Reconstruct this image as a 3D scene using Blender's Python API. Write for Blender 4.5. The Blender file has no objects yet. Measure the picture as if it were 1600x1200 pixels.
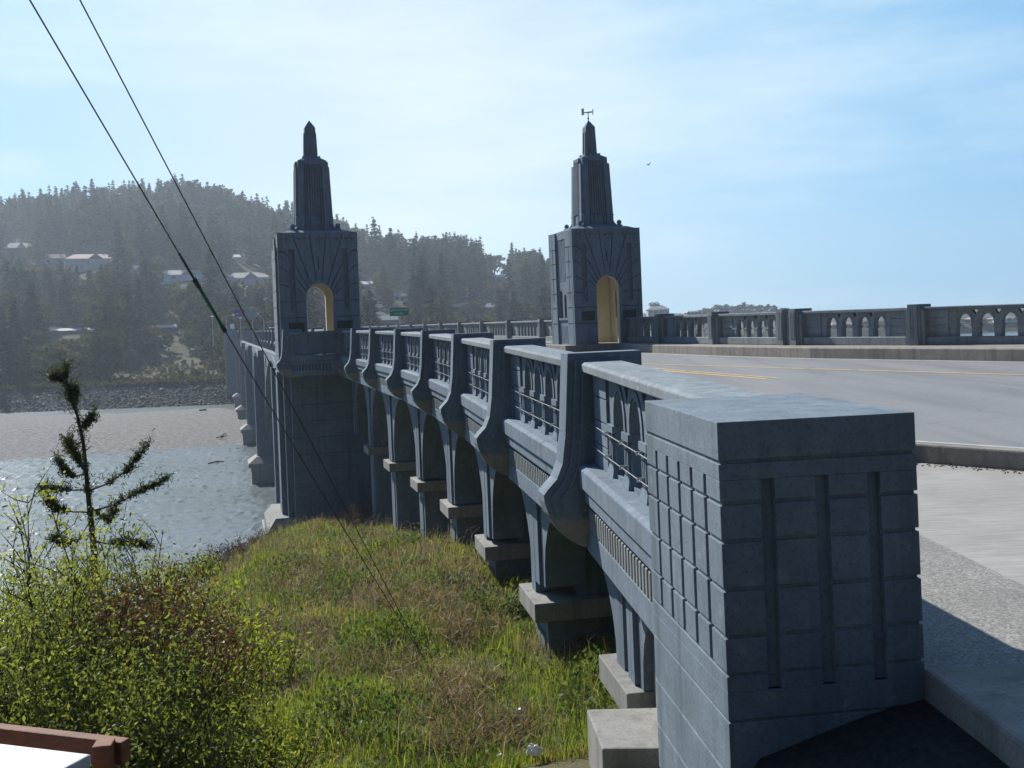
import bpy, bmesh, math, random
import numpy as np
from math import sin, cos, tan, pi, radians, atan, atan2, sqrt
from mathutils import Vector, Matrix
random.seed(7); RNG = np.random.default_rng(11)
S = bpy.context.scene
COL = S.collection

# ------------------------------------------------------------------ camera model: level camera, small roll, lens shift
F = 1600.0; ROLL = 0.04; NR = sqrt(1 + ROLL * ROLL)
def uv(x, y):
    return ((x - 800) - ROLL * (y - 500)) / NR, (ROLL * (x - 800) + (y - 500)) / NR
def at(x, y, Y):                     # photo point at a given depth
    u, v = uv(x, y); return Vector((u * Y / F, Y, -v * Y / F))
def atz(x, y, z):                    # photo point on a given level
    u, v = uv(x, y); return at(x, y, -z * F / v)
AL = radians(-16.06)                 # heading of the main bridge
SA, CA = sin(AL), cos(AL)
def M(d, t, z=0.0): return Vector((d * CA + t * SA, -d * SA + t * CA, z))
PHI = -AL
WATER = -14.0

# ------------------------------------------------------------------ helpers
def tag(o, label=None, cat=None, group=None, kind=None):
    if label: o['label'] = label
    if cat: o['category'] = cat
    if group: o['group'] = group
    if kind: o['kind'] = kind
    return o
def empty(name, loc=(0, 0, 0), rz=0, label=None, cat=None, group=None):
    o = bpy.data.objects.new(name, None); COL.objects.link(o)
    o.empty_display_size = 0.2; o.location = loc; o.rotation_euler = (0, 0, rz)
    return tag(o, label, cat, group)
def link(name, me, parent=None, loc=(0, 0, 0), rz=0, rx=0, bevel=0):
    o = bpy.data.objects.new(name, me); COL.objects.link(o)
    o.location = loc; o.rotation_euler = (rx, 0, rz)
    if parent: o.parent = parent
    if bevel:
        b = o.modifiers.new('bevel', 'BEVEL'); b.width = bevel; b.segments = 2; b.limit_method = 'ANGLE'; b.angle_limit = radians(40)
    return o

def shape2d(outer, holes, depth):
    cu = bpy.data.curves.new('tmp', 'CURVE'); cu.dimensions = '2D'; cu.fill_mode = 'BOTH'; cu.extrude = depth / 2
    for poly in [outer] + holes:
        sp = cu.splines.new('POLY'); sp.points.add(len(poly) - 1); sp.use_cyclic_u = True
        for p, c in zip(sp.points, poly): p.co = (c[0], c[1], 0, 1)
    ob = bpy.data.objects.new('tmp', cu); COL.objects.link(ob)
    dg = bpy.context.evaluated_depsgraph_get()
    me = bpy.data.meshes.new_from_object(ob.evaluated_get(dg))
    vs = [tuple(v.co) for v in me.vertices]; fs = [tuple(p.vertices) for p in me.polygons]
    bpy.data.objects.remove(ob); bpy.data.curves.remove(cu); bpy.data.meshes.remove(me)
    return vs, fs

class MB:
    def __init__(s): s.v = []; s.f = []; s.m = []; s.mi = 0
    def add(s, vs, fs):
        n = len(s.v); s.v += [tuple(v) for v in vs]; s.f += [tuple(i + n for i in f) for f in fs]; s.m += [s.mi] * len(fs); return s
    def box(s, x0, x1, y0, y1, z0, z1, R=None):
        vs = [(x, y, z) for z in (z0, z1) for y in (y0, y1) for x in (x0, x1)]
        if R is not None: vs = [tuple(R @ Vector(v)) for v in vs]
        return s.add(vs, [(0, 2, 3, 1), (4, 5, 7, 6), (0, 1, 5, 4), (2, 6, 7, 3), (0, 4, 6, 2), (1, 3, 7, 5)])
    def frus(s, b, t, z0, z1):        # b, t = (x0,x1,y0,y1) at the bottom and the top
        vs = [(x, y, z0) for y in b[2:] for x in b[:2]] + [(x, y, z1) for y in t[2:] for x in t[:2]]
        return s.add(vs, [(0, 2, 3, 1), (4, 5, 7, 6), (0, 1, 5, 4), (2, 6, 7, 3), (0, 4, 6, 2), (1, 3, 7, 5)])
    def prism(s, poly, z0, z1):       # plan polygon (ccw) raised between two levels (floats or per-vertex lists)
        n = len(poly)
        a = z0 if hasattr(z0, '__len__') else [z0] * n; b = z1 if hasattr(z1, '__len__') else [z1] * n
        vs = [(p[0], p[1], a[i]) for i, p in enumerate(poly)] + [(p[0], p[1], b[i]) for i, p in enumerate(poly)]
        return s.add(vs, [tuple(range(n - 1, -1, -1)), tuple(range(n, 2 * n))] + [(i, (i + 1) % n, (i + 1) % n + n, i + n) for i in range(n)])
    def slab(s, prof, y0, y1):        # (x,z) profile pulled along y
        n = len(prof)
        vs = [(p[0], y0, p[1]) for p in prof] + [(p[0], y1, p[1]) for p in prof]
        return s.add(vs, [tuple(range(n - 1, -1, -1)), tuple(range(n, 2 * n))] + [(i, (i + 1) % n, (i + 1) % n + n, i + n) for i in range(n)])
    def cut(s, outer, holes, c0, c1, axis):   # filled outline with holes; axis 'x': outline in (y,z); axis 'y': outline in (x,z)
        vs, fs = shape2d(outer, holes, c1 - c0); m = (c0 + c1) / 2
        if axis == 'x': vs = [(c + m, a, b) for a, b, c in vs]
        else: vs = [(a, c + m, b) for a, b, c in vs]; fs = [tuple(reversed(f)) for f in fs]
        return s.add(vs, fs)
    def tube(s, pts, r, n=8, caps=True):
        pts = [Vector(p) for p in pts]; k = len(pts)
        rs = r if hasattr(r, '__len__') else [r] * k
        base = len(s.v); vs = []; fs = []
        for i, p in enumerate(pts):
            d = (pts[min(i + 1, k - 1)] - pts[max(i - 1, 0)]).normalized()
            a = d.cross(Vector((0, 0, 1)) if abs(d.z) < .95 else Vector((1, 0, 0))).normalized(); b = d.cross(a)
            for j in range(n):
                q = 2 * pi * j / n; vs.append(p + (a * cos(q) + b * sin(q)) * rs[i])
        for i in range(k - 1):
            for j in range(n):
                j2 = (j + 1) % n; fs.append((i * n + j, i * n + j2, (i + 1) * n + j2, (i + 1) * n + j))
        if caps: fs += [tuple(range(n - 1, -1, -1)), tuple(range((k - 1) * n, k * n))]
        return s.add(vs, fs)
    def ball(s, c, r, n=10, m=7, sq=(1, 1, 1)):
        vs = []; fs = []
        for i in range(m + 1):
            th = pi * i / m
            for j in range(n):
                ph = 2 * pi * j / n
                vs.append((c[0] + r * sq[0] * sin(th) * cos(ph), c[1] + r * sq[1] * sin(th) * sin(ph), c[2] + r * sq[2] * cos(th)))
        for i in range(m):
            for j in range(n):
                j2 = (j + 1) % n; fs.append((i * n + j, (i + 1) * n + j, (i + 1) * n + j2, i * n + j2))
        return s.add(vs, fs)
    def mesh(s, name, *mats, smooth=False, mirror=False):
        me = bpy.data.meshes.new(name)
        vs = [(-v[0], v[1], v[2]) for v in s.v] if mirror else s.v
        fs = [tuple(reversed(f)) for f in s.f] if mirror else s.f
        me.from_pydata(vs, [], fs)
        for m in mats: me.materials.append(m)
        if len(mats) > 1: me.polygons.foreach_set('material_index', s.m)
        if smooth: me.polygons.foreach_set('use_smooth', [True] * len(me.polygons))
        me.update(); return me

def np_mesh(name, V, Q, mats, mi=None, k=4):
    me = bpy.data.meshes.new(name); V = np.asarray(V, np.float32); Q = np.asarray(Q, np.int32)
    me.vertices.add(len(V)); me.vertices.foreach_set('co', V.ravel())
    me.loops.add(Q.size); me.loops.foreach_set('vertex_index', Q.ravel())
    me.polygons.add(len(Q)); me.polygons.foreach_set('loop_start', np.arange(0, Q.size, k, dtype=np.int32))
    for m in mats: me.materials.append(m)
    if mi is not None: me.polygons.foreach_set('material_index', np.asarray(mi, np.int32))
    me.update(calc_edges=True); return me

# ------------------------------------------------------------------ materials
def nodes(name):
    m = bpy.data.materials.new(name); m.use_nodes = True
    return m, m.node_tree, m.node_tree.nodes, m.node_tree.links, m.node_tree.nodes['Principled BSDF']
def noise(nt, vec, scale, detail=4, rough=.55):
    n = nt.nodes.new('ShaderNodeTexNoise'); n.inputs['Scale'].default_value = scale; n.inputs['Detail'].default_value = detail
    n.inputs['Roughness'].default_value = rough
    if vec is not None: nt.links.new(vec, n.inputs['Vector'])
    return n.outputs['Fac']
def ramp(nt, fac, stops):
    r = nt.nodes.new('ShaderNodeValToRGB'); nt.links.new(fac, r.inputs['Fac'])
    e = r.color_ramp.elements
    while len(e) < len(stops): e.new(.5)
    for el, (p, c) in zip(e, stops): el.position = p; el.color = (*c, 1) if len(c) == 3 else c
    return r.outputs['Color']
def mix(nt, fac, a, b, mode='MIX'):
    m = nt.nodes.new('ShaderNodeMix'); m.data_type = 'RGBA'; m.blend_type = mode
    if isinstance(fac, (int, float)): m.inputs[0].default_value = fac
    else: nt.links.new(fac, m.inputs[0])
    for i, c in ((6, a), (7, b)):
        if isinstance(c, tuple): m.inputs[i].default_value = (*c, 1)
        else: nt.links.new(c, m.inputs[i])
    return m.outputs[2]
def coords(nt, kind='Position', scale=None):
    if kind == 'Position': o = nt.nodes.new('ShaderNodeNewGeometry').outputs['Position']
    else: o = nt.nodes.new('ShaderNodeTexCoord').outputs['Object']
    if scale:
        m = nt.nodes.new('ShaderNodeMapping'); m.inputs['Scale'].default_value = scale; nt.links.new(o, m.inputs['Vector']); o = m.outputs['Vector']
    return o
def bump(nt, bs, h, strength, dist=.02):
    b = nt.nodes.new('ShaderNodeBump'); b.inputs['Strength'].default_value = strength; b.inputs['Distance'].default_value = dist
    nt.links.new(h, b.inputs['Height']); nt.links.new(b.outputs['Normal'], bs.inputs['Normal']); return b
def sc(c, k): return tuple(min(1, x * k) for x in c)

def concrete(name, base, raw=None, rough=.85, spots=1.0, raw_z=None, pit=.5):
    m, nt, N, L, bs = nodes(name); p = coords(nt)
    big = noise(nt, p, 1.7, 5, .6); fine = noise(nt, p, 55, 3, .6)
    st = noise(nt, coords(nt, scale=(7, 7, .45)), 1.0, 5, .6)
    c = ramp(nt, big, [(.28, sc(base, .80)), (.5, base), (.72, sc(base, 1.16))])
    c = mix(nt, ramp(nt, st, [(.50, (0, 0, 0)), (.66, (.72, .72, .72))]), c, sc(base, .60))
    c = mix(nt, ramp(nt, fine, [(.36, (.55, .55, .55)), (.47, (0, 0, 0))]), c, sc(base, .55))
    if raw:
        w = noise(nt, coords(nt, scale=(1, 1, 1)), 3.1, 6, .68)
        c = mix(nt, ramp(nt, w, [(.64, (0, 0, 0)), (.70, (.6, .6, .6))]), c, raw)
    if raw_z is not None:             # paint edge: bare concrete below a local level
        ob = coords(nt, 'Object'); sx = N.new('ShaderNodeSeparateXYZ'); L.new(ob, sx.inputs[0])
        a = N.new('ShaderNodeMath'); a.operation = 'MULTIPLY_ADD'; L.new(big, a.inputs[0]); a.inputs[1].default_value = .16; L.new(sx.outputs['Z'], a.inputs[2])
        f = N.new('ShaderNodeMapRange'); f.inputs[1].default_value = raw_z + .10; f.inputs[2].default_value = raw_z + .05; L.new(a.outputs[0], f.inputs[0])
        c = mix(nt, f.outputs[0], c, mix(nt, st, sc(raw, .75), raw))
    mid = noise(nt, p, 9, 6, .7)
    c = mix(nt, ramp(nt, mid, [(.50, (0, 0, 0)), (.66, (.5, .5, .5))]), c, sc(base, .70))
    c = mix(nt, ramp(nt, mid, [(.30, (.5, .5, .5)), (.42, (0, 0, 0))]), c, sc(raw or base, 1.15))
    oi = N.new('ShaderNodeObjectInfo'); c = mix(nt, 1.0, c, ramp(nt, oi.outputs['Random'], [(0, (.84, .85, .87)), (1, (1.08, 1.06, 1.02))]), 'MULTIPLY')
    L.new(c, bs.inputs['Base Color']); bs.inputs['Roughness'].default_value = rough; bs.inputs['Specular IOR Level'].default_value = .25
    vo = N.new('ShaderNodeTexVoronoi'); vo.inputs['Scale'].default_value = 38; L.new(p, vo.inputs['Vector'])
    pits = ramp(nt, vo.outputs['Distance'], [(.06, (0, 0, 0)), (.16, (1, 1, 1))])
    h = mix(nt, .55, mix(nt, .5, fine, noise(nt, p, 160, 2)), pits)
    bump(nt, bs, h, pit, .0028)
    return m
def plain(name, c, rough=.6, metal=0, var=.12, scale=6, bmp=0, spec=.4):
    m, nt, N, L, bs = nodes(name); p = coords(nt)
    n = noise(nt, p, scale, 5, .6)
    L.new(ramp(nt, n, [(.3, sc(c, 1 - var)), (.7, sc(c, 1 + var))]), bs.inputs['Base Color'])
    bs.inputs['Roughness'].default_value = rough; bs.inputs['Metallic'].default_value = metal; bs.inputs['Specular IOR Level'].default_value = spec
    if bmp: bump(nt, bs, noise(nt, p, scale * 8, 3), bmp, .01)
    return m
def leaf(name, cols, trans=.45, scale=2.0, rough=.55, per_obj=.25, vary=.55, spec=.3):
    m, nt, N, L, bs = nodes(name); p = coords(nt)
    f = N.new('ShaderNodeTexWhiteNoise'); f.noise_dimensions = '1D'
    r = N.new('ShaderNodeNewGeometry'); L.new(r.outputs['Random Per Island'], f.inputs['W'])
    n = noise(nt, p, scale, 3, .6)
    a = N.new('ShaderNodeMath'); a.operation = 'MULTIPLY_ADD'; L.new(f.outputs['Value'], a.inputs[0]); a.inputs[1].default_value = vary
    b = N.new('ShaderNodeMath'); b.operation = 'MULTIPLY'; L.new(n, b.inputs[0]); b.inputs[1].default_value = .5; L.new(b.outputs[0], a.inputs[2])
    k = len(cols); c = ramp(nt, a.outputs[0], [(.15 + .65 * i / max(1, k - 1), x) for i, x in enumerate(cols)])
    oi = N.new('ShaderNodeObjectInfo')
    c = mix(nt, oi.outputs['Random'], c, mix(nt, 1.0, c, (1 - per_obj,) * 3, 'MULTIPLY'))
    L.new(c, bs.inputs['Base Color']); bs.inputs['Roughness'].default_value = rough; bs.inputs['Specular IOR Level'].default_value = spec
    t = N.new('ShaderNodeBsdfTranslucent'); L.new(mix(nt, 1.0, c, (1.35, 1.3, .75), 'MULTIPLY'), t.inputs['Color'])
    mx = N.new('ShaderNodeMixShader'); mx.inputs[0].default_value = trans
    L.new(bs.outputs[0], mx.inputs[1]); L.new(t.outputs[0], mx.inputs[2]); L.new(mx.outputs[0], N['Material Output'].inputs['Surface'])
    return m

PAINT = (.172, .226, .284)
C_PAINT = concrete('painted_concrete', PAINT, raw=(.30, .31, .30))
C_BRACK = concrete('painted_bracket_concrete', PAINT, raw=(.34, .33, .29), raw_z=-1.52)
C_TOP = concrete('weathered_coping_concrete', (.215, .26, .295), raw=(.36, .39, .41))
C_RAW = concrete('bare_concrete', (.31, .31, .295), raw=(.24, .235, .22))
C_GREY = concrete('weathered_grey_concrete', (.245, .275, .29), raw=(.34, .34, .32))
C_DENT = concrete('pale_dentil_concrete', (.27, .295, .30), raw=(.20, .23, .25))
C_PIER = concrete('pier_concrete', (.172, .224, .276), raw=(.33, .34, .33))
C_KERB = concrete('kerb_concrete', (.27, .255, .23), raw=(.36, .34, .31), pit=.8)
C_CREAM = plain('cream_plaster', (.80, .73, .56), .8, var=.08, scale=3)
CABLE = plain('galvanised_cable', (.30, .31, .32), .45, .7)
DARKMETAL = plain('dark_metal', (.05, .05, .055), .5, .4)
GALV = plain('galvanised_steel', (.42, .44, .46), .5, .6)
WHITE = plain('white_paint', (.78, .79, .80), .45, var=.05)
WIRE = plain('wire_steel', (.060, .058, .048), .5, .5)
GREEN_GUARD = plain('green_plastic_guard', (.01, .10, .07), .4)
WOOD_RED = None
# ---- ground materials
def asphalt():
    m, nt, N, L, bs = nodes('asphalt'); p = coords(nt)
    a = noise(nt, p, 90, 3, .7); b = noise(nt, p, .55, 6, .6); tr = noise(nt, coords(nt, scale=(1.4, .12, 1)), 1, 5, .6)
    c = ramp(nt, a, [(.32, (.12, .122, .126)), (.5, (.205, .207, .21)), (.68, (.33, .328, .322))])
    c = mix(nt, ramp(nt, b, [(.4, (0, 0, 0)), (.7, (.5, .5, .5))]), c, (.25, .25, .248))
    c = mix(nt, ramp(nt, tr, [(.42, (0, 0, 0)), (.68, (.75, .75, .75))]), c, (.15, .152, .156))
    vc = N.new('ShaderNodeTexVoronoi'); vc.feature = 'DISTANCE_TO_EDGE'; vc.inputs['Scale'].default_value = .22; wv = N.new('ShaderNodeVectorMath'); wv.operation = 'ADD'; nz = N.new('ShaderNodeTexNoise'); nz.inputs['Scale'].default_value = .9; L.new(p, nz.inputs['Vector']); L.new(p, wv.inputs[0]); L.new(nz.outputs['Color'], wv.inputs[1]); L.new(wv.outputs[0], vc.inputs['Vector'])
    c = mix(nt, ramp(nt, vc.outputs['Distance'], [(.0015, (.40, .40, .40)), (.005, (0, 0, 0))]), c, (.09, .09, .09))
    L.new(c, bs.inputs['Base Color']); bs.inputs['Roughness'].default_value = .75; bs.inputs['Specular IOR Level'].default_value = .35; bump(nt, bs, a, .6, .004); return m
def chipseal():
    m, nt, N, L, bs = nodes('gravelly_asphalt'); p = coords(nt)
    v = N.new('ShaderNodeTexVoronoi'); v.inputs['Scale'].default_value = 120; L.new(p, v.inputs['Vector'])
    c = ramp(nt, noise(nt, p, 70, 2, .7), [(.3, (.10, .098, .092)), (.5, (.23, .225, .21)), (.7, (.40, .39, .36))])
    c = mix(nt, ramp(nt, noise(nt, p, 1.3, 4), [(.4, (0, 0, 0)), (.7, (.45, .45, .45))]), c, (.13, .125, .12))
    L.new(c, bs.inputs['Base Color']); bs.inputs['Roughness'].default_value = .9; bump(nt, bs, v.outputs['Distance'], .5, .003); return m
def broomed():
    m, nt, N, L, bs = nodes('broomed_concrete'); p = coords(nt)
    s = noise(nt, coords(nt, scale=(3, 60, 1)), 1, 4, .6); b = noise(nt, p, 1.1, 6, .65)
    c = ramp(nt, b, [(.3, (.27, .26, .24)), (.7, (.40, .39, .365))])
    c = mix(nt, ramp(nt, s, [(.42, (.5, .5, .5)), (.56, (0, 0, 0))]), c, (.20, .19, .175))
    L.new(c, bs.inputs['Base Color']); bs.inputs['Roughness'].default_value = .85; bump(nt, bs, s, .6, .006); return m
def soil():
    m, nt, N, L, bs = nodes('dry_soil'); p = coords(nt)
    a = noise(nt, p, .35, 6, .65); b = noise(nt, p, 14, 5, .7)
    sx_ = N.new('ShaderNodeSeparateXYZ'); L.new(p, sx_.inputs[0])
    ma = N.new('ShaderNodeMapRange'); ma.inputs[1].default_value = 17; ma.inputs[2].default_value = 34; ma.inputs[3].default_value = -.03; ma.inputs[4].default_value = .07; L.new(sx_.outputs['Y'], ma.inputs[0])
    ad = N.new('ShaderNodeMath'); ad.operation = 'ADD'; L.new(a, ad.inputs[0]); L.new(ma.outputs[0], ad.inputs[1]); a = ad.outputs[0]
    c = ramp(nt, a, [(.34, (.085, .115, .028)), (.47, (.15, .15, .05)), (.56, (.21, .16, .09)), (.68, (.27, .21, .14))])
    c = mix(nt, .5, c, ramp(nt, b, [(.3, (.025, .024, .015)), (.7, (.15, .14, .08))]))
    L.new(c, bs.inputs['Base Color']); bs.inputs['Roughness'].default_value = 1; bump(nt, bs, b, 1, .08); return m
def dark_soil():
    m, nt, N, L, bs = nodes('dark_soil'); p = coords(nt)
    b = noise(nt, p, 22, 6, .7)
    L.new(ramp(nt, b, [(.3, (.012, .010, .008)), (.7, (.055, .047, .036))]), bs.inputs['Base Color']); bs.inputs['Roughness'].default_value = 1; bump(nt, bs, b, 1, .05); return m
def hillmat():
    m, nt, N, L, bs = nodes('hill_ground'); p = coords(nt)
    a = noise(nt, p, .02, 6, .65); b = noise(nt, p, .5, 5, .7)
    c = ramp(nt, a, [(.35, (.022, .032, .014)), (.5, (.05, .046, .026)), (.65, (.085, .072, .043))])
    c = mix(nt, .55, c, ramp(nt, b, [(.3, (.014, .02, .009)), (.7, (.075, .075, .035))]))
    L.new(c, bs.inputs['Base Color']); bs.inputs['Roughness'].default_value = 1; bump(nt, bs, b, 1, .8); return m
def gravel():
    m, nt, N, L, bs = nodes('river_gravel'); p = coords(nt)
    a = noise(nt, p, 1.6, 6, .8); b = noise(nt, p, .045, 5, .6)
    c = ramp(nt, a, [(.36, (.05, .05, .05)), (.5, (.155, .152, .148)), (.64, (.33, .325, .31))])
    c = mix(nt, ramp(nt, b, [(.4, (0, 0, 0)), (.65, (.55, .55, .55))]), c, (.165, .162, .156))
    L.new(c, bs.inputs['Base Color']); bs.inputs['Roughness'].default_value = .95; bump(nt, bs, a, 1, .3); return m
def watermat():
    m, nt, N, L, bs = nodes('river_water'); p = coords(nt)
    bs.inputs['Base Color'].default_value = (.060, .090, .088, 1); bs.inputs['Roughness'].default_value = .25; bs.inputs['IOR'].default_value = 1.33
    b = noise(nt, p, .09, 4, .5)
    L.new(ramp(nt, b, [(.35, (.105, .130, .132)), (.65, (.140, .170, .190))]), bs.inputs['Base Color'])
    w1 = noise(nt, coords(nt, scale=(.8, 1.1, 1)), 1.0, 5, .6); w2 = noise(nt, coords(nt, scale=(3.6, 4.6, 1)), 1.0, 3, .6)
    bump(nt, bs, mix(nt, .5, w1, w2), 1.0, .06); return m
ASPHALT, CHIP, BROOM, SOIL, DSOIL, HILLM, GRAVEL, WATERM = asphalt(), chipseal(), broomed(), soil(), dark_soil(), hillmat(), gravel(), watermat()
YELLOW = plain('worn_yellow_paint', (.55, .36, .12), .7, var=.3, scale=9)
WLINE = plain('worn_white_paint', (.42, .42, .40), .7, var=.25, scale=9)

# ------------------------------------------------------------------ BRIDGE
BR0 = M(10.4, 42, WATER)
bridge = empty('bridge', BR0, 0, 'blue-grey painted concrete arch bridge with balustrades and two spired pylons crossing the river', 'bridge')
def bpart(name, me, loc=(0, 0, 0), rz=0, rx=0, bevel=0):
    return link(name, me, bridge, Vector(loc) - BR0, rz, rx, bevel)

# ---- bracket post: stepped fin whose foot curls out into a corbel under the deck
P0 = [(-.12, 0), (-.17, -.75), (-.21, -1.03), (-.27, -1.17), (-.36, -1.26), (-.40, -1.31), (-.395, -1.38), (-.36, -1.50), (-.29, -1.62), (-.19, -1.73), (-.06, -1.81), (.10, -1.86), (.26, -1.87), (.60, -1.87), (.60, 0)]
def inset(poly, k, topk):
    out = []; n = len(poly)
    for i in range(n):
        a, b, c = Vector(poly[i - 1]), Vector(poly[i]), Vector(poly[(i + 1) % n])
        d1 = (b - a).normalized(); d2 = (c - b).normalized()
        nn = Vector((-(d1.y + d2.y), d1.x + d2.x)); nn = nn.normalized() if nn.length > 1e-6 else Vector((0, 0))
        q = max(.5, sqrt(max(0, (1 + d1.dot(d2)) / 2)))
        b2 = b + nn * (k / q)
        out.append((b2.x, min(b2.y, topk)))
    return out
def post_mb(fins=True):
    m = MB()
    p0 = list(reversed(P0)); sgn = 1
    m.slab(P0, -.14, .14)
    m.slab(inset(P0, .065, -.055), -.185, .185)
    m.slab(inset(P0, .13, -.11), -.225, .225)
    m.slab([(.10, -.17), (.08, -.95), (.065, -1.28), (.48, -1.28), (.48, -.17)], -.30, .30)
    for k in (-1, 0, 1): m.box(.598, .612, k * .075 - .022, k * .075 + .022, -.95, -.12)
    return m
def check_ccw(p): return sum(p[i][0] * p[(i + 1) % len(p)][1] - p[(i + 1) % len(p)][0] * p[i][1] for i in range(len(p)))
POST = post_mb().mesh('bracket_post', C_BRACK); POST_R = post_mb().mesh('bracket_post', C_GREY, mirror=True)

# ---- balustrade panel of length Lp (local y), split into arcade, coping, fascia and two cables
def arcade_mb(Lp, n=4):
    m = MB(); h = Lp / 2; z0, z1 = -1.03, -.165
    pitch = min(.60, Lp * .62 / n); ow = pitch * .64; st = -.60
    outer = [(-h, z0), (h, z0), (h, z1), (-h, z1)]
    holes = []; tri = []
    for i in range(n):
        c = (i - (n - 1) / 2) * pitch; a = ow / 2
        arc = [(c - a + (2 * a) * (1 - cos(q)) * .5 if False else c + a * cos(q), st + .30 * sin(q) ** .85) for q in [pi * j / 10 for j in range(11)]]
        holes.append([(c - a, z0 + .03), (c + a, z0 + .03)] + arc)
    for i in range(n - 1):
        c = (i - (n - 1) / 2 + .5) * pitch
        holes.append([(c, -.345), (c + .088, -.20), (c - .088, -.20)])
    m.cut(outer, holes, .13, .29, 'x')
    for i in range(n + 1):            # column capitals and feet
        c = (i - n / 2) * pitch; w = (pitch - ow) / 2
        for x0, x1 in ((.115, .1295), (.2905, .305)):
            m.box(x0, x1, c - w * .72, c + w * .72, z0 + .10, st - .05)
        m.box(.10, .32, c - w - .012, c + w + .012, st - .05, st + .012)
        m.frus((.09, .33, c - w - .02, c + w + .02), (.115, .305, c - w * .8, c + w * .8), z0 + .002, z0 + .11)
        for s_ in (-.5, 0, .5):
            m.box(.108, .1145, c + s_ * w - .012, c + s_ * w + .012, z0 + .12, st - .06)
    for i in range(n):                # arch rings
        c = (i - (n - 1) / 2) * pitch; a0, a1 = ow / 2 + .004, ow / 2 + .058
        for x0, x1 in ((.118, .1297), (.2903, .302)):
            pr = [(c + a0 * cos(q), st + .02 + .305 * sin(q) ** .85) for q in [pi * j / 10 for j in range(11)]]
            po = [(c + a1 * cos(q), st + .02 + .362 * sin(q) ** .85) for q in [pi * j / 10 for j in range(11)]]
            for j in range(10):
                vs = [(x, *p) for x in (x0, x1) for p in (pr[j], po[j], po[j + 1], pr[j + 1])]
                m.add(vs, [(0, 3, 2, 1), (4, 5, 6, 7), (0, 1, 5, 4), (1, 2, 6, 5), (2, 3, 7, 6), (3, 0, 4, 7)])
    e = h - (n * pitch / 2 + (pitch - ow) / 2) - .02
    for s_ in (-1, 1):                # rusticated solid ends
        for k in range(4):
            za = z0 + .004 + k * .2155; ya, yb = s_ * (h - e), s_ * (h - .003)
            m.box(.105, .315, min(ya, yb), max(ya, yb), za, za + .2)
    return m
def coping_mb(Lp):
    m = MB(); h = Lp / 2 - .002
    m.slab([(0, -.168), (.42, -.168), (.42, -.10), (.39, -.082), (.03, -.082), (0, -.10)], -h, h); return m
def fascia_mb(Lp):
    m = MB(); h = Lp / 2 - .002
    m.slab([(-.06, -1.235), (.30, -1.235), (.30, -1.032), (-.02, -1.032), (-.06, -1.06)], -h, h)
    m.slab([(-.02, -1.375), (.28, -1.375), (.28, -1.237), (-.02, -1.237)], -h, h)
    m.box(.055, .50, -h, h, -1.86, -1.376)
    m.slab([(.012, -1.86), (.053, -1.86), (.053, -1.64), (.012, -1.64)], -h, h)
    n = int(Lp / .098); m.mi = 1
    for i in range(n):
        c = -h + .05 + i * (2 * h - .1) / (n - 1)
        m.box(.012, .054, c - .030, c + .030, -1.638, -1.43)
    m.mi = 0
    m.slab([(.302, -1.14), (.44, -1.14), (.44, -.93), (.42, -.91), (.32, -.91), (.302, -.93)], -h, h)
    return m
def cable_mb(Lp, z):
    m = MB(); h = Lp / 2 - .02
    m.tube([(.075, -h, z), (.07, -h * .5, z - .004), (.07, h * .5, z - .004), (.075, h, z)], .0048, 6)
    for k in range(-2, 3):
        m.box(.055, .125, k * .60 - .012, k * .60 + .012, z - .02, z + .012)
        m.tube([(.07, k * .60 - .05, z - .004), (.07, k * .60 + .05, z - .004)], .010, 6)
    return m
_pc = {}
def panel(Lp, side, loc, rz, rx, cables=False, n=4):
    key = (round(Lp, 2), side, n)
    if key not in _pc:
        mr = side == 'R'
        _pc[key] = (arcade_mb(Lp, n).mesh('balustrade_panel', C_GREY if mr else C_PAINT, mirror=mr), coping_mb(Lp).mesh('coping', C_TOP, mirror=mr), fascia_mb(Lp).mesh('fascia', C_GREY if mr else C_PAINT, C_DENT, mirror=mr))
    a, c, f = _pc[key]
    o = bpart('balustrade_panel', a, loc, rz, rx)
    link('coping', c, o, bevel=.008 if cables else 0); link('fascia', f, o, bevel=.01 if cables else 0)
    if cables:
        for z in (-.66, -.86): link('safety_cable', cable_mb(Lp, z).mesh('safety_cable', CABLE), o)
    return o
def run(pts, side, cables=False, ends=(0, 0), n=4):
    """panels between successive (X, Y, z) rail points, plus posts at the points"""
    for i in range(len(pts) - 1):
        a, b = Vector(pts[i]), Vector(pts[i + 1]); d = b - a; h = sqrt(d.x ** 2 + d.y ** 2)
        lo = .15 if i or not ends[0] else ends[0]; hi = .15 if i < len(pts) - 2 or not ends[1] else ends[1]
        Lp = h - lo - hi; mid = a + d * ((lo + Lp / 2) / h)
        panel(Lp, side, mid, atan2(-d.x, d.y), atan2(d.z, h), cables, n)
def posts(pts, side):
    for i, p in enumerate(pts):
        a = Vector(pts[max(i - 1, 0)]); b = Vector(pts[min(i + 1, len(pts) - 1)]); d = b - a
        bpart('bracket_post', POST if side == 'L' else POST_R, p, atan2(-d.x, d.y), 0, .006 if p[1] < 20 and side == 'L' else 0)

YL = [5.62, 9.75, 13.9, 18.2, 22.4, 26.6, 30.8, 34.9, 39.0]
XL = [1.17, .78, .05, -.75, -1.7, -2.8, -4.05, -5.27, -6.45]
ZL = [-.40, -.335, -.257, -.204, -.15, -.115, -.085, -.065, -.06]
XL = [x - k for x, k in zip(XL, (.12, .18, .22, .20, .17, .14, .12, .10, .08))]
PL = list(zip(XL, YL, ZL))
run(PL, 'L', True, (.02, 0)); posts(PL[1:], 'L')
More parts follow.
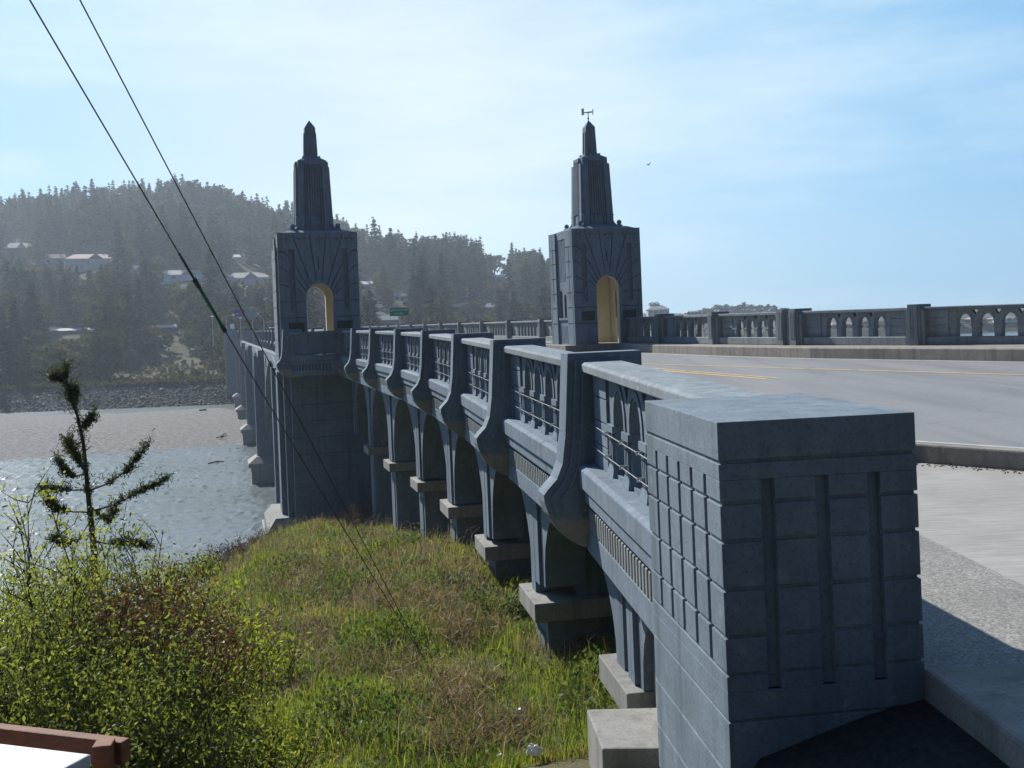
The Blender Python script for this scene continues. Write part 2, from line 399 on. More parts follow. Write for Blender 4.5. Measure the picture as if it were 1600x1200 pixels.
# right approach rail: flares out toward the crossroads (points are the OUTER coping edge)
PR = [(17.6, 22.9, -.05), (14.55, 25.75, -.03), (11.65, 28.95, -.01), (9.40, 32.75, 0), (7.65, 36.95, 0), (6.35, 41.2, 0), (5.25, 43.85, 0)]
run(PR[:-1], 'R'); posts(PR[1:-1], 'R'); run(PR[-2:], 'R', False, (0, .01), 2)
p = Vector(PR[3]); bpart('bracket_post', POST_R, p + Vector((-.32, .55, 0)) * .85, radians(26))
# main rails
TM0, TM1 = 44.4, 212.0; NS = 27; ST = (TM1 - TM0) / NS
ML = [tuple(M(4.5, TM0 + i * ST)) for i in range(NS + 1)]; MR = [tuple(M(16.6, TM0 + i * ST)) for i in range(NS + 1)]
run(ML, 'L', n=6); posts(ML, 'L'); run(MR, 'R', n=6); posts(MR, 'R')

# ---- end pillar with rusticated courses, slots and flutes
PILH = radians(6.6); PILO = Vector((.87, 4.44, 0)); PW, PLn = .905, 1.29
def notch(w, l, ns, nl):
    """plan outline, ccw from the near-left corner; ns = slots on the near face, nl = slots on the left face"""
    p = [(0, 0)]
    for a, b, d in ns: p += [(a, 0), (a, d), (b, d), (b, 0)]
    p += [(w, 0), (w, l), (0, l)]
    for a, b, d in reversed(nl): p += [(0, b), (d, b), (d, a), (0, a)]
    return p
pm = MB()
NSI = [(PW * a + .004, PW * b - .004, .026) for a, b in ((.205, .272), (.478, .545), (.742, .808))]
NS_ = [(PW * a, PW * b, .034) for a, b in ((.205, .272), (.478, .545), (.742, .808))]
NLI = [(PLn * k / 6.0 - .017, PLn * k / 6.0 + .017, .048) for k in range(1, 6)]
NL_ = [(PLn * k / 6.0 - .020, PLn * k / 6.0 + .020, .056) for k in range(1, 6)]
pm.box(.07, PW - .07, .07, PLn - .07, -3.9, -.485)
def shrink(p, k): return [(x + (k if x < .1 else (-k if x > PW - .1 else 0)) if abs(x) < .001 or abs(x - PW) < .001 else x, y + (k if abs(y) < .001 else (-k if abs(y - PLn) < .001 else 0))) for x, y in p]
pm.prism(shrink(notch(PW, PLn, NSI, NLI), .011), -1.60, -.735); pm.prism(shrink(notch(PW, PLn, [], []), .011), -.735, -.49); pm.prism(shrink(notch(PW, PLn, NSI, []), .011), -1.655, -1.60); pm.prism(shrink(notch(PW, PLn, [], []), .011), -3.9, -1.655)
lv = [-.48, -.655, -.835, -1.0, -1.21, -1.415, -1.58]
for i in range(len(lv) - 1):
    zt, zb = lv[i] - (.008 if i else 0), lv[i + 1] + .008
    if i == 0: pm.prism(notch(PW, PLn, [], []), zb, zt)
    elif i == 1:
        pm.prism(notch(PW, PLn, NS_, NL_), zb, -.735); pm.prism(notch(PW, PLn, [], []), -.735, zt)
    else: pm.prism(notch(PW, PLn, NS_, NL_), zb, zt)
pm.prism(notch(PW, PLn, NS_, []), -1.655, -1.586); pm.prism(notch(PW, PLn, [], []), -1.775, -1.655)
zz = -1.775
for k in range(8):
    pm.prism(notch(PW, PLn, [], []), zz - .25, zz - .012); zz -= .25
bpart('end_pillar', pm.mesh('end_pillar', concrete('rough_painted_concrete', (.185, .238, .285), raw=(.29, .31, .31), pit=1.0)), PILO, PILH, bevel=.0035)
# wing of the abutment under the pillar
ab = MB(); ab.prism([(1.1, 5.3), (30, -6), (30, 9), (3.2, 9.2), (1.15, 9.3)], -5, -1.95)
bpart('abutment', ab.mesh('abutment', C_RAW))

# ---- approach arcade and piers (left edge and right edge)
def pier_z(i): return [-3.40, -3.72, -3.9, -3.95, -4.05, -4.1, -4.1][i]
def arch_bay(Lb, zb, zt, th, rise_gap=.10, foot=.42):
    h = Lb / 2; a = h - foot; b = zt - zb - rise_gap
    arc = [(a * cos(q), zb + b * sin(q) ** .8) for q in [pi * j / 18 for j in range(19)]]
    outer = [(-h, zb), (-h, zt), (h, zt), (h, zb)] + arc
    m = MB(); m.cut(outer, [], 0, th, 'x')
    for s_ in (-1, 1):                # raised springing pilasters and joints
        m.box(-.045, -.001, s_ * (h - .135) - .13, s_ * (h - .135) + .13, zb + .0, zt - .38)
        m.box(-.07, -.001, s_ * (h - .17) - .165, s_ * (h - .17) + .165, zt - .36, zt - .12)
    return m
RAILZ = -1.87
for i in range(7):
    a, b = Vector(PL[i + 1]), Vector(PL[i + 2]); d = b - a; h = sqrt(d.x ** 2 + d.y ** 2)
    rz = atan2(-d.x, d.y); mid = (a + b) / 2; top = (a.z + b.z) / 2 + RAILZ + .005
    zb = (pier_z(i) + pier_z(min(6, i + 1))) / 2
    R = Matrix.Rotation(rz, 3, 'Z')
    bpart('arch_wall', arch_bay(h - .01, zb, top, .55).mesh('arch_wall', C_PIER), Vector((mid.x, mid.y, 0)) + (R @ Vector((.40, 0, 0))), rz)
# half bay to the abutment
a, b = Vector(PL[0]), Vector(PL[1]); d = b - a; rz = atan2(-d.x, d.y); R = Matrix.Rotation(rz, 3, 'Z')
bpart('arch_wall', arch_bay(4.0, -3.4, -2.22, .55).mesh('arch_wall', C_PIER), Vector(((a.x + b.x) / 2, (a.y + b.y) / 2, 0)) + R @ Vector((.40, -.04, 0)), rz)
def ground_base(Y):
    return float(np.interp(Y, [0, 3, 9.5, 14, 18, 22.4, 26.6, 30.8, 35, 40, 46, 52], [-1.8, -1.85, -4.15, -4.5, -4.6, -5.0, -5.75, -6.35, -6.95, -7.7, -9.5, -15]))
def right_at(Y):
    ys = [q[1] for q in PR]; xs = [q[0] for q in PR]
    return float(np.interp(Y, ys, xs))
for i in range(7):
    p = Vector(PL[i + 1]); q0, q1 = Vector(PL[i]), Vector(PL[min(8, i + 2)]); d = q1 - q0; rz = atan2(-d.x, d.y)
    zc = pier_z(i); W = 9.0; g = ground_base(p.y) - 1.0
    m = MB(); m.box(.42, W, -.40, .40, g, zc - .26); m.box(.395, .419, -.24, .24, g, zc - .5)
    m.box(.87, W, -.36, .36, zc - .005, -1.95 + p.z)
    o = bpart('pier', m.mesh('pier', C_PIER), (p.x, p.y, 0), rz)
    c = MB(); c.box(.22, W + .1, -.56, .56, zc - .26, zc - .008)
    link('pier_cap', c.mesh('pier_cap', C_RAW), o, bevel=.012)
# ---- deck slabs
dk = MB()
lft = [(PL[i][0] + .5, PL[i][1]) for i in range(len(PL))]
rgt = [(PR[i][0] - .5, PR[i][1]) for i in range(len(PR))]
dk.prism([(1.75, 5.9), (2.0, 8.75), (2.9, 10.35), (4.05, 11.0), (4.95, 10.0), (6.3, 8.35), (9.5, 5.35), (14, 2.2), (24, 3), (24, 20)] + rgt + [(q[0], q[1]) for q in reversed(lft)][:-1], -1.95, -1.52)
bpart('deck', dk.mesh('deck', C_PIER))
dk = MB(); dk.prism([tuple(M(5.0, 38.9)[:2]), tuple(M(16.1, 38.9)[:2]), tuple(M(16.1, 213)[:2]), tuple(M(5.0, 213)[:2])], -1.92, -1.52)
bpart('deck', dk.mesh('deck', C_PIER))
sw = MB()
for da, db in ((5.0, 6.3), (14.9, 16.3)):
    sw.prism([tuple(M(da, 44.2)[:2]), tuple(M(db, 44.2)[:2]), tuple(M(db, 213)[:2]), tuple(M(da, 213)[:2])], -1.51, -1.14)
bpart('footway', sw.mesh('footway', C_KERB))

# ---- pylons
PYT = 40.6; PW2 = 1.55
def strip(x0, z0, x1, z1, w=.036):
    d = Vector((x1 - x0, z1 - z0)); n = Vector((-d.y, d.x)).normalized() * w / 2
    return [(x0 - n.x, z0 - n.y), (x1 - n.x, z1 - n.y), (x1 + n.x, z1 + n.y), (x0 + n.x, z0 + n.y)]
def rect(x0, x1, z0, z1): return [(x0, z0), (x1, z0), (x1, z1), (x0, z1)]
def archhole(c, w, z0, sp, top, n=14):
    a = w / 2; return [(c - a, z0), (c + a, z0)] + [(c + a * cos(q), sp + (top - sp) * sin(q)) for q in [pi * j / n for j in range(n + 1)]]
ZB, ZT = -1.16, 3.74
PLAQ = plain('bronze_plaque', (.05, .055, .06), .5, .4)
def pylon(dc, sensor, dz=0.0):
    org = M(dc, PYT)
    base = MB(); cream = MB(); dark = MB()
    door = archhole(0.0, 1.06, ZB, 1.2, 1.74); D = 3.1
    doorhole = archhole(0.0, 1.06, ZB + .02, 1.2, 1.74)
    holes = [rect(s * 1.03 - .11, s * 1.03 + .11, .66, 3.08) for s in (-1, 1)] + [rect(-.03, .03, 2.32, 2.78)]
    sl = []
    for s in (-1, 1):
        for x0, z0, x1, z1 in ((.10, 1.82, .33, 3.66), (.32, 1.68, .97, 3.66),):
            sl.append((s * x0, z0, s * x1, z1))
        sl += [(s * .885, 2.45, s * .44, 1.56), (s * .885, 1.98, s * .50, 1.42), (s * .885, 1.55, s * .545, 1.28)]
        sl += [(s * 1.53, 3.0, s * 1.33, 3.0), (s * 1.32, 2.985, s * 1.17, 2.82), (s * 1.53, 2.38, s * 1.37, 2.38), (s * 1.36, 2.365, s * 1.17, 2.16), (s * 1.53, 1.72, s * 1.38, 1.72), (s * 1.37, 1.71, s * 1.17, 1.60)]
        sl += [(s * 1.53, 1.05, s * 1.16, 1.05), (s * .90, 1.05, s * .56, 1.05), (s * 1.53, .42, s * .56, .42), (s * 1.53, -.26, s * .56, -.26)]
    holes += [strip(*q) for q in sl]
    holes += [rect(s * .93 - .31, s * .93 + .31, -.16, .25) for s in (-1, 1)]
    holes += [rect(x - .045, x + .045, 3.44, 3.53) for x in (-1.22, -.72, -.5, -.05, .05 + .13, .72, 1.08, 1.3)]
    U = [(-PW2, ZB), (-.53, ZB), (-.53, 1.2)] + [(.53 * cos(q), 1.2 + .54 * sin(q)) for q in [pi - pi * j / 14 for j in range(1, 14)]] + [(.53, 1.2), (.53, ZB), (PW2, ZB), (PW2, ZT), (-PW2, ZT)]
    for y0, y1, bk in ((0, .11, (.112, .20)), (D - .11, D, (D - .20, D - .112))):
        base.cut(U, holes, y0, y1, 'y'); base.cut(U, [], bk[0], bk[1], 'y')
    # side walls: corner piers with a recess between them holding two arched windows and flutes
    for s in (-1, 1):
        xa, xb = (-PW2, -PW2 + .06) if s < 0 else (PW2 - .06, PW2)
        for ya, yb in ((.111, .86), (D - .86, D - .111)):
            hs = [rect((ya + yb) / 2 - .035, (ya + yb) / 2 + .035, .7, 3.05)]
            mid_ = (ya + yb) / 2
            for z in (3.0, 2.38, 1.72, 1.05):
                hs += [strip(ya + .02, z, mid_ - .05, z), strip(mid_ + .05, z, yb - .02, z)]
            hs += [strip(ya + .02, z, yb - .02, z) for z in (.42, -.26)]
            base.cut(rect(ya, yb, ZB, ZT - .02), hs, xa, xb, 'x')
            base.box(*((xa + .061, xa + .16) if s < 0 else (xb - .16, xb - .061)), ya + .0, yb, ZB, ZT - .02)
        ws = [archhole(1.36, .30, -.05, .85, 1.02), archhole(1.92, .42, -.05, 1.0, 1.22)]
        fl = [rect(1.55 + k * .17 - .03, 1.55 + k * .17 + .03, 1.55, 3.4) for k in (-2, -1, 0, 1, 2)]
        fl2 = [rect(1.55 + k * .17 - .03, 1.55 + k * .17 + .03, ZB + .06, -.35) for k in (-2, -1, 0, 1, 2)]
        x0, x1 = (-PW2 + .09, -PW2 + .14) if s < 0 else (PW2 - .14, PW2 - .09)
        base.cut(rect(.861, D - .861, ZB, ZT - .02), ws + fl + fl2, x0, x1, 'x')
        x0, x1 = (-PW2 + .161, -PW2 + .36) if s < 0 else (PW2 - .36, PW2 - .161)
        base.cut(rect(.861, D - .861, ZB, ZT - .02), ws, x0, x1, 'x')
        base.box(*((-PW2 + .03, -PW2 + .135) if s < 0 else (PW2 - .135, PW2 - .03)), 1.55 - .6, 1.55 + .6, -.10, -.0)
        # cream lining of the passage
        x0, x1 = (-PW2 + .361, -PW2 + .40) if s < 0 else (PW2 - .40, PW2 - .361)
        cream.cut(rect(.201, D - .201, ZB, ZT - .3), [archhole(1.36, .298, -.05, .85, 1.02), archhole(1.92, .418, -.05, 1.0, 1.22)], x0, x1, 'x')
    U2 = [(-PW2 + .42, ZB), (-.528, ZB), (-.528, 1.2)] + [(.528 * cos(q), 1.2 + .537 * sin(q)) for q in [pi - pi * j / 14 for j in range(1, 14)]] + [(.528, 1.2), (.528, ZB), (PW2 - .42, ZB), (PW2 - .42, 2.6), (-PW2 + .42, 2.6)]
    for y0, y1 in ((.09, .34), (D - .34, D - .09)):
        rim = [(-.528, ZB), (-.50, ZB), (-.50, 1.2)] + [(.50 * cos(q), 1.2 + .51 * sin(q)) for q in [pi - pi * j / 14 for j in range(1, 14)]] + [(.50, 1.2), (.50, ZB), (.528, ZB), (.528, 1.2)] + [(.528 * cos(q), 1.2 + .537 * sin(q)) for q in [pi * j / 14 for j in range(1, 14)]] + [(-.528, 1.2)]
        cream.cut(rim, [], y0, y1, 'y')
    cream.cut(U2, [], .201, .34, 'y'); cream.cut(U2, [], D - .34, D - .201, 'y')
    cream.box(-PW2 + .42, PW2 - .42, .34, D - .34, 2.5, 2.6)
    py = bpart('pylon', base.mesh('pylon', C_PAINT), org, PHI)
    link('passage_lining', cream.mesh('passage_lining', C_CREAM), py)
    for s in (-1, 1):
        pl = MB().box(s * .93 - .28, s * .93 + .28, .06, .1115, -.13, .22); link('plaque', pl.mesh('plaque', PLAQ), py)
    rf = MB(); rf.box(-PW2 + .07, PW2 - .07, .07, D - .07, 3.40, ZT + .002)
    rf.frus((-1.42, 1.42, .13, D - .13), (-1.12, 1.12, .43, D - .43), ZT + .002, ZT + .12)
    rf.box(-1.0, 1.0, .55, D - .55, ZT + .12, ZT + .20)
    link('cornice', rf.mesh('cornice', C_PAINT), py)
    c = D / 2
    sh = MB(); b0, t0 = .66, .57; zb, zt = ZT + .20, 6.92 - dz
    def rr(k0, k1, y0, y1): return (k0, k1, y0, y1)
    sh.frus((-b0, b0, c - b0, c + b0), (-t0, t0, c - t0, c + t0), zb, zt)
    q = t0 / b0
    def face(x0, x1, out, za, zb_):   # a rib on all four faces, following the batter
        k0 = b0 + (t0 - b0) * (za - zb) / (zt - zb); k1 = b0 + (t0 - b0) * (zb_ - zb) / (zt - zb)
        for s in (-1, 1):
            f0, f1 = k0 / b0, k1 / b0
            a0, a1 = sorted((s * (k0 - .002), s * (k0 + out))); c0, c1 = sorted((s * (k1 - .002), s * (k1 + out)))
            sh.frus((x0 * f0, x1 * f0, c + a0, c + a1), (x0 * f1, x1 * f1, c + c0, c + c1), za, zb_)
            sh.frus((a0, a1, c + x0 * f0, c + x1 * f0), (c0, c1, c + x0 * f1, c + x1 * f1), za, zb_)
    for s in (-1, 1):
        for a, b in ((.40, .655), (.30, .34)):
            x0, x1 = sorted((s * a, s * b)); face(x0, x1, .09, zb, zt - (.28 if a > .35 else .02))
    for k in range(-2, 3): face(k * .108 - .027, k * .108 + .027, .10, zb + .52, zt - .22)
    face(-.28, .28, .06, zb, zb + .12); face(-.15, .15, .07, zb + .12, zb + .46); face(-.30, .30, .08, zt - .18, zt - .02)
    sh.frus((-t0 + .02, t0 - .02, c - t0 + .02, c + t0 - .02), (-.27, .27, c - .27, c + .27), zt, zt + .18)
    for s1 in (-1, 1):
        for s2 in (-1, 1):
            sh.box(s1 * .30 - .06, s1 * .30 + .06, c + s2 * .30 - .06, c + s2 * .30 + .06, zt + .03, zt + .2)
    link('shaft', sh.mesh('shaft', C_PAINT), py)
    sp = MB(); za = zt + .17
    sp.frus((-.25, .25, c - .25, c + .25), (-.212, .212, c - .212, c + .212), za, 8.30 - dz)
    sp.frus((-.212, .212, c - .212, c + .212), (-.008, .008, c - .008, c + .008), 8.30 - dz, 8.62 - dz)
    for s in (-1, 1):
        for off in (-.13, .13):
            for ax in (0, 1):
                if ax: sp.frus(*[(off * f - .035, off * f + .035, *sorted((c + s * (k - .002), c + s * (k + .03)))) for f, k in ((1, .248), (.85, .216))], za + .1, 8.1 - dz)
                else: sp.frus(*[(*sorted((s * (k - .002), s * (k + .03))), c + off * f - .035, c + off * f + .035) for f, k in ((1, .248), (.85, .216))], za + .1, 8.1 - dz)
    link('spire', sp.mesh('spire', C_PAINT), py)
    for s1 in (-1, 1):                # scroll brackets with balls at the foot of the shaft
        for s2 in (-1, 1):
            sc_ = MB()
            prof = [(0, 0), (.34, 0), (.22, .10), (.15, .24), (.14, .40), (.19, .47), (.12, .53), (0, .50)]
            vs = []
            dx, dy = s1 * .7071, s2 * .7071; ox, oy = s1 * .58, c + s2 * .58
            nx, ny = -dy * .07, dx * .07
            for sg in (-1, 1): vs += [(ox + dx * r + nx * sg, oy + dy * r + ny * sg, zb + h) for r, h in prof]
            n = len(prof)
            sc_.add(vs, [tuple(range(n)), tuple(range(2 * n - 1, n - 1, -1))] + [(i, i + n, (i + 1) % n + n, (i + 1) % n) for i in range(n)])
            sc_.ball((ox + dx * .44, oy + dy * .44, zb + .10), .11)
            link('scroll', sc_.mesh('scroll', C_PAINT, smooth=False), py)
    return org, c
pylon(3.90, False, .20); pr_org, pyc = pylon(15.98, True)

# pylon pier below the deck: coursed wall with stepped corner buttresses
def tower_pier(t0, d0, d1, dep, ztop, zbot, step=.64):
    m = MB(); l = d1 - d0
    P = [(.30, 0), (l - .30, 0), (l - .30, .55), (l - .05, .55), (l - .05, 1.25), (l + .15, 1.25), (l + .15, dep - 1.25), (l - .05, dep - 1.25), (l - .05, dep), (.05, dep), (.05, dep - 1.25), (-.15, dep - 1.25), (-.15, 1.25), (.05, 1.25), (.05, .55), (.30, .55)]
    cx, cy = l / 2, dep / 2
    Q = [(cx + (x - cx) * (1 - .05 / cx), cy + (y - cy) * (1 - .05 / cy)) for x, y in P]
    m.prism(Q, zbot, ztop - .02)
    z = ztop
    while z > zbot:
        m.prism(P, max(zbot, z - step + .022), z); z -= step
    return m, M(d0, t0)
m, o_ = tower_pier(40.35, 2.35, 17.6, 3.7, -1.18 - .5, WATER - 1.2)
tp = bpart('tower_pier', m.mesh('tower_pier', C_PIER), o_, PHI)
rc = MB(); rc.box(2.30, 2.36, -.012, .05, -5.6, -3.0); link('drain_pipe', rc.mesh('drain_pipe', C_PIER), tp)
ft = MB(); ft.frus((-.75, 16.0, .2, 4.3), (-.45, 15.7, .5, 4.0), -7.75, -7.35); ft.box(-.75, 16, .2, 4.3, WATER - 1.2, -7.75)
link('footing', ft.mesh('footing', C_RAW), tp)
# upper stepped sides rising beside the pylon block
for k, (da, db, ta, tb, zt) in enumerate(((2.26, 2.349, 40.95, 43.3, 3.2), (17.54, 17.63, 40.95, 43.3, 3.2))):
    up = MB()
    for zq in np.arange(-1.7, zt, .64):
        up.prism([tuple(M(da, ta)[:2]), tuple(M(db, ta)[:2]), tuple(M(db, tb)[:2]), tuple(M(da, tb)[:2])], float(zq) + .012, min(zt, float(zq) + .628))
    bpart('side_buttress', up.mesh('side_buttress', C_PAINT))
# sidewalk base under the pylons
for da, db in ((2.4, 6.0), (13.9, 17.55)):
    sb = MB(); sb.prism([tuple(M(da, 40.4)[:2]), tuple(M(db, 40.4)[:2]), tuple(M(db, 44.0)[:2]), tuple(M(da, 44.0)[:2])], -1.68, -1.163)
    bpart('pylon_base', sb.mesh('pylon_base', C_KERB))

# ---- curved solid bay between the last post and the pylon
def sweep(path, x0, x1, z0, z1, mb):   # strip of wall along a path, offset x0..x1 to its right
    n = len(path); L_, R_ = [], []
    for i in range(n):
        a = Vector(path[max(i - 1, 0)][:2]); b = Vector(path[min(i + 1, n - 1)][:2]); d = (b - a).normalized(); nr = Vector((d.y, -d.x))
        p = Vector(path[i][:2]); L_.append(p + nr * x0); R_.append(p + nr * x1)
    vs = [(*q, z) for z in (z0, z1) for q in L_ + R_]; fs = []; k = 2 * n
    for i in range(n - 1):
        fs += [(i, i + 1, n + i + 1, n + i), (k + i, k + n + i, k + n + i + 1, k + i + 1), (i, k + i, k + i + 1, i + 1), (n + i, n + i + 1, k + n + i + 1, k + n + i)]
    fs += [(0, n, k + n, k), (n - 1, k + n - 1, k + 2 * n - 1, 2 * n - 1)]
    mb.add(vs, fs)
pb = [(4.58, 39.15), (4.2, 39.13), (3.75, 39.22), (3.3, 39.42), (2.9, 39.72), (2.62, 40.05), (2.50, 40.36)]
path = [M(a, b) for a, b in pb]
by = MB(); by.mi = 0
sweep(path, -.02, .42, -.23, -.13, by)
for k in range(5): sweep(path, .10, .36, -.23 - (k + 1) * .155 + .012, -.23 - k * .155, by)
sweep(path, .125, .34, -1.0, -.24, by)
sweep(path, -.06, .36, -1.24, -1.02, by); sweep(path, -.02, .36, -1.36, -1.245, by)
sweep(path, .06, .5, -1.80, -1.365, by); sweep(path, 0, .058, -1.80, -1.60, by)
bay = bpart('parapet_bay', by.mesh('parapet_bay', C_PAINT))
dt = MB()
for i in range(22):
    s = i / 21 * (len(path) - 1); k = min(int(s), len(path) - 2); p = path[k].lerp(path[k + 1], s - k); d = (path[k + 1] - path[k]).normalized(); nr = Vector((d.y, -d.x, 0))
    Rm = Matrix.Rotation(atan2(-d.x, d.y), 3, 'Z'); vs0 = MB().box(0, .06, -.03, .03, -1.598, -1.40)
    dt.add([tuple(Rm @ Vector(v) + p) for v in vs0.v], vs0.f)
link('dentils', dt.mesh('dentils', C_PAINT), bay, loc=-bay.location - BR0)
e_ = Vector(M(2.42, 40.25)); bpart('bracket_post', POST, e_ + Vector((.1, 0, -.02)), PHI + radians(4))

# ---- main river piers and arches
def main_arch(Lb, zb, zt, th):
    h = Lb / 2; a = h - 1.15; b = zt - zb - .55
    arc = [(a * cos(q), zb + b * sin(q) ** .9) for q in [pi * j / 30 for j in range(31)]]
    outer = [(-h, zb), (-h, zt), (h, zt), (h, zb)] + arc
    hs = []
    n = int(Lb / 3.0)
    for k in range(n):
        y = -h + (k + .5) * Lb / n; y0, y1 = y - .95, y + .95
        yy = max(abs(y0), abs(y1))
        if yy > a - .35: continue
        zc = zb + b * sqrt(1 - (min(abs(y0), abs(y1)) / a) ** 2) + .7
        if zc < zt - 1.6: hs.append(archhole(y, 1.9, zc, zt - 1.2, zt - .45, 8))
    m = MB(); m.cut(outer, hs, 0, th, 'x')
    ring = [(a * cos(q), zb + b * sin(q) ** .9) for q in [pi * j / 30 for j in range(31)]]
    ring2 = [((a - .0) * cos(q) * 1.0 + .45 * cos(q), zb + (b + .42) * sin(q) ** .9) for q in [pi * j / 30 for j in range(31)]]
    for j in range(30):
        vs = [(x, *p) for x in (-.12, -.001) for p in (ring[j], ring2[j], ring2[j + 1], ring[j + 1])]
        m.add(vs, [(0, 3, 2, 1), (4, 5, 6, 7), (0, 1, 5, 4), (1, 2, 6, 5), (2, 3, 7, 6), (3, 0, 4, 7)])
    return m
PT = [42.2, 65.5, 98.0, 131.5, 165.0, 198.5]
for i in range(len(PT) - 1):
    Lb = PT[i + 1] - PT[i]
    me = main_arch(Lb - .02, -11.6, RAILZ + .01, .8).mesh('arch_rib', C_PIER)
    for d in (4.0, 16.2): bpart('arch_rib', me, M(d, (PT[i] + PT[i + 1]) / 2), PHI)
    # cross walls between the two ribs
    cw = MB(); n = int(Lb / 3.0)
    for k in range(n):
        y = -Lb / 2 + (k + 1) * Lb / n
        if k < n - 1: cw.box(.8, 12.2, y - .18, y + .18, -5.2, RAILZ)
    bpart('cross_wall', cw.mesh('cross_wall', C_PIER), M(4.0, (PT[i] + PT[i + 1]) / 2), PHI)
pmn = MB()
for z0, z1, k in ((-11.62, -7.0, 0), (-6.98, RAILZ, .06)):
    pmn.frus((-.35 + k, 14.0 - k, -1.0 + k, 1.0 - k), (-.15 + k, 13.8 - k, -.85 + k, .85 - k), z0, z1)
pmn.box(-.5, -.16, -.45, .45, -11.62, RAILZ - .5); pmn.box(13.8, 14.1, -.45, .45, -11.62, RAILZ - .5)
PMN = pmn.mesh('river_pier', C_PIER)
fm = MB(); fm.frus((-1.35, 15.0, -1.9, 1.9), (-.6, 14.2, -1.1, 1.1), -12.15, -11.62); fm.box(-1.35, 15, -1.9, 1.9, -12.5, -12.15); fm.box(-1.1, 14.7, -1.65, 1.65, WATER - 1.5, -12.5)
FMN = fm.mesh('footing', C_RAW)
for t in PT[1:]:
    o = bpart('river_pier', PMN, M(3.6, t), PHI); link('footing', FMN, o)
ea = MB(); ea.box(-3.1, -.6, 0, 3, WATER, .02); ea.box(-3.2, -.5, -.1, 3.1, .02, .12); ea.box(-.6, 12.6, 0, 3, WATER, -1.55)
for k in range(3): ea.box(-2.6 + k * .6, -2.45 + k * .6, -.03, .02, -5, -.6)
bpart('end_abutment', ea.mesh('end_abutment', C_PIER), M(4.4, 209.5), PHI)

# ------------------------------------------------------------------ ROAD AND PAVEMENTS
def sheet(name, poly, z, mat, kind='structure', parent=None):
    m = MB(); n = len(poly); m.add([(x, y, z) for x, y in poly], [tuple(range(n))])
    o = link(name, m.mesh(name, mat), parent)
    if kind and not parent: o['kind'] = kind
    return o
# right kerb line of the roadway (front edge of the raised footway)
KR = [(26.0, 9.5), (19.5, 16.4), (15.4, 20.9), (12.2, 24.3), (8.75, 30.2), (6.9, 34.6), (5.3, 39.4), (4.55, 42.0)]
k0 = [tuple(M(14.3, 39.6)[:2]), tuple(M(14.3, 213)[:2])]
inner_left = [(PL[i][0] + .46, PL[i][1]) for i in range(len(PL))]
road_poly = [(24, -2.6), (32, -3), (32, 9)] + KR + [tuple(M(14.9, 44)[:2]), tuple(M(14.9, 213)[:2]), tuple(M(6.3, 213)[:2]), tuple(M(6.3, 44)[:2]), tuple(M(5.2, 40)[:2])] + list(reversed(inner_left))[:-1] + [(2.0, 8.6), (2.9, 10.2), (4.05, 10.85), (4.95, 9.85), (6.3, 8.2), (9.5, 5.2), (14, 2.0)]
road = sheet('road', road_poly, -1.475, ASPHALT)
kb = MB()
def kerb_strip(mb, pts, w, z0, z1, side=1): sweep([Vector((*p, 0)) for p in pts], 0 if side > 0 else -w, w if side > 0 else 0, z0, z1, mb)
fw = MB()
pts = KR
outer_r = [(30.5, 13.0)] + [(27, 15.2), (20.6, 20.0)] + [(q[0] - .35, q[1]) for q in PR[1:]] + [tuple(M(16.3, 42)[:2])]
ring_poly = pts + list(reversed(outer_r))
fw.prism(ring_poly, -1.9, [-1.16] * len(ring_poly))
fwo = link('pavement', fw.mesh('pavement', C_KERB)); fwo['kind'] = 'structure'; fwo.modifiers.new('b', 'BEVEL').width = .03
# near kerb and island edge that faces the camera
nk = MB(); NKP = [(2.0, 8.6), (2.9, 10.2), (4.05, 10.85), (4.95, 9.85), (6.3, 8.2), (9.5, 5.2), (14, 2.0)]
sweep([Vector((*p, 0)) for p in NKP], -.16, .02, -1.72, -1.462, nk)
nko = link('kerb', nk.mesh('kerb', C_KERB), bevel=.02); nko['kind'] = 'structure'
jt = MB()
ap = sheet('concrete_apron', [(2.88, -3), (24, -3), (24, -2.6), (14, 2.0), (9.5, 5.2), (6.3, 8.2), (4.95, 9.85), (4.05, 10.85), (2.9, 10.2), (2.78, 9.9)], -1.655, BROOM)
strip_ = sheet('asphalt_strip', [(1.65, 4.60), (2.93, 4.60), (2.86, 7.2), (2.78, 9.9), (2.0, 8.6), (1.5, 6.0)], -1.651, CHIP)
sw = MB(); sw.prism([(1.88, 2.0), (1.76, 4.55), (2.98, 4.57), (3.1, 2.0)], -1.9, -1.612)
swo = link('sidewalk', sw.mesh('sidewalk', C_KERB), bevel=.02); swo['kind'] = 'structure'
# painted lines
def line(pts, w, mat, z=-1.470, gaps=True):
    m = MB()
    for i in range(len(pts) - 1):
        a, b = Vector(pts[i]), Vector(pts[i + 1]); d = (b - a); L_ = d.length; d.normalize(); n = Vector((-d.y, d.x)) * w / 2
        k = max(1, int(L_ / 1.2))
        for j in range(k):
            s0, s1 = L_ * j / k, L_ * (j + 1) / k - random.choice([0, 0, .05, .12])
            r1, r2 = random.uniform(.8, 1.05), random.uniform(.8, 1.05)
            q = [a + d * s0 - n * r1, a + d * s1 - n * r2, a + d * s1 + n * r2, a + d * s0 + n * r1]
            m.add([(*p, z) for p in q], [(0, 1, 2, 3)])
    return link('lane_marking', m.mesh('lane_marking', mat), road)
c1 = [(17.5, 7.4), (9.98, 20.0), (6.4, 26.2), (3.9, 30.7), (1.6, 36.5), tuple(M(10.75, 45)[:2]), tuple(M(10.75, 212)[:2])]
c2 = [(5.35, 21.9), (4.08, 25.9), (2.6, 31), (1.15, 36.3), tuple(M(10.45, 45)[:2]), tuple(M(10.45, 212)[:2])]
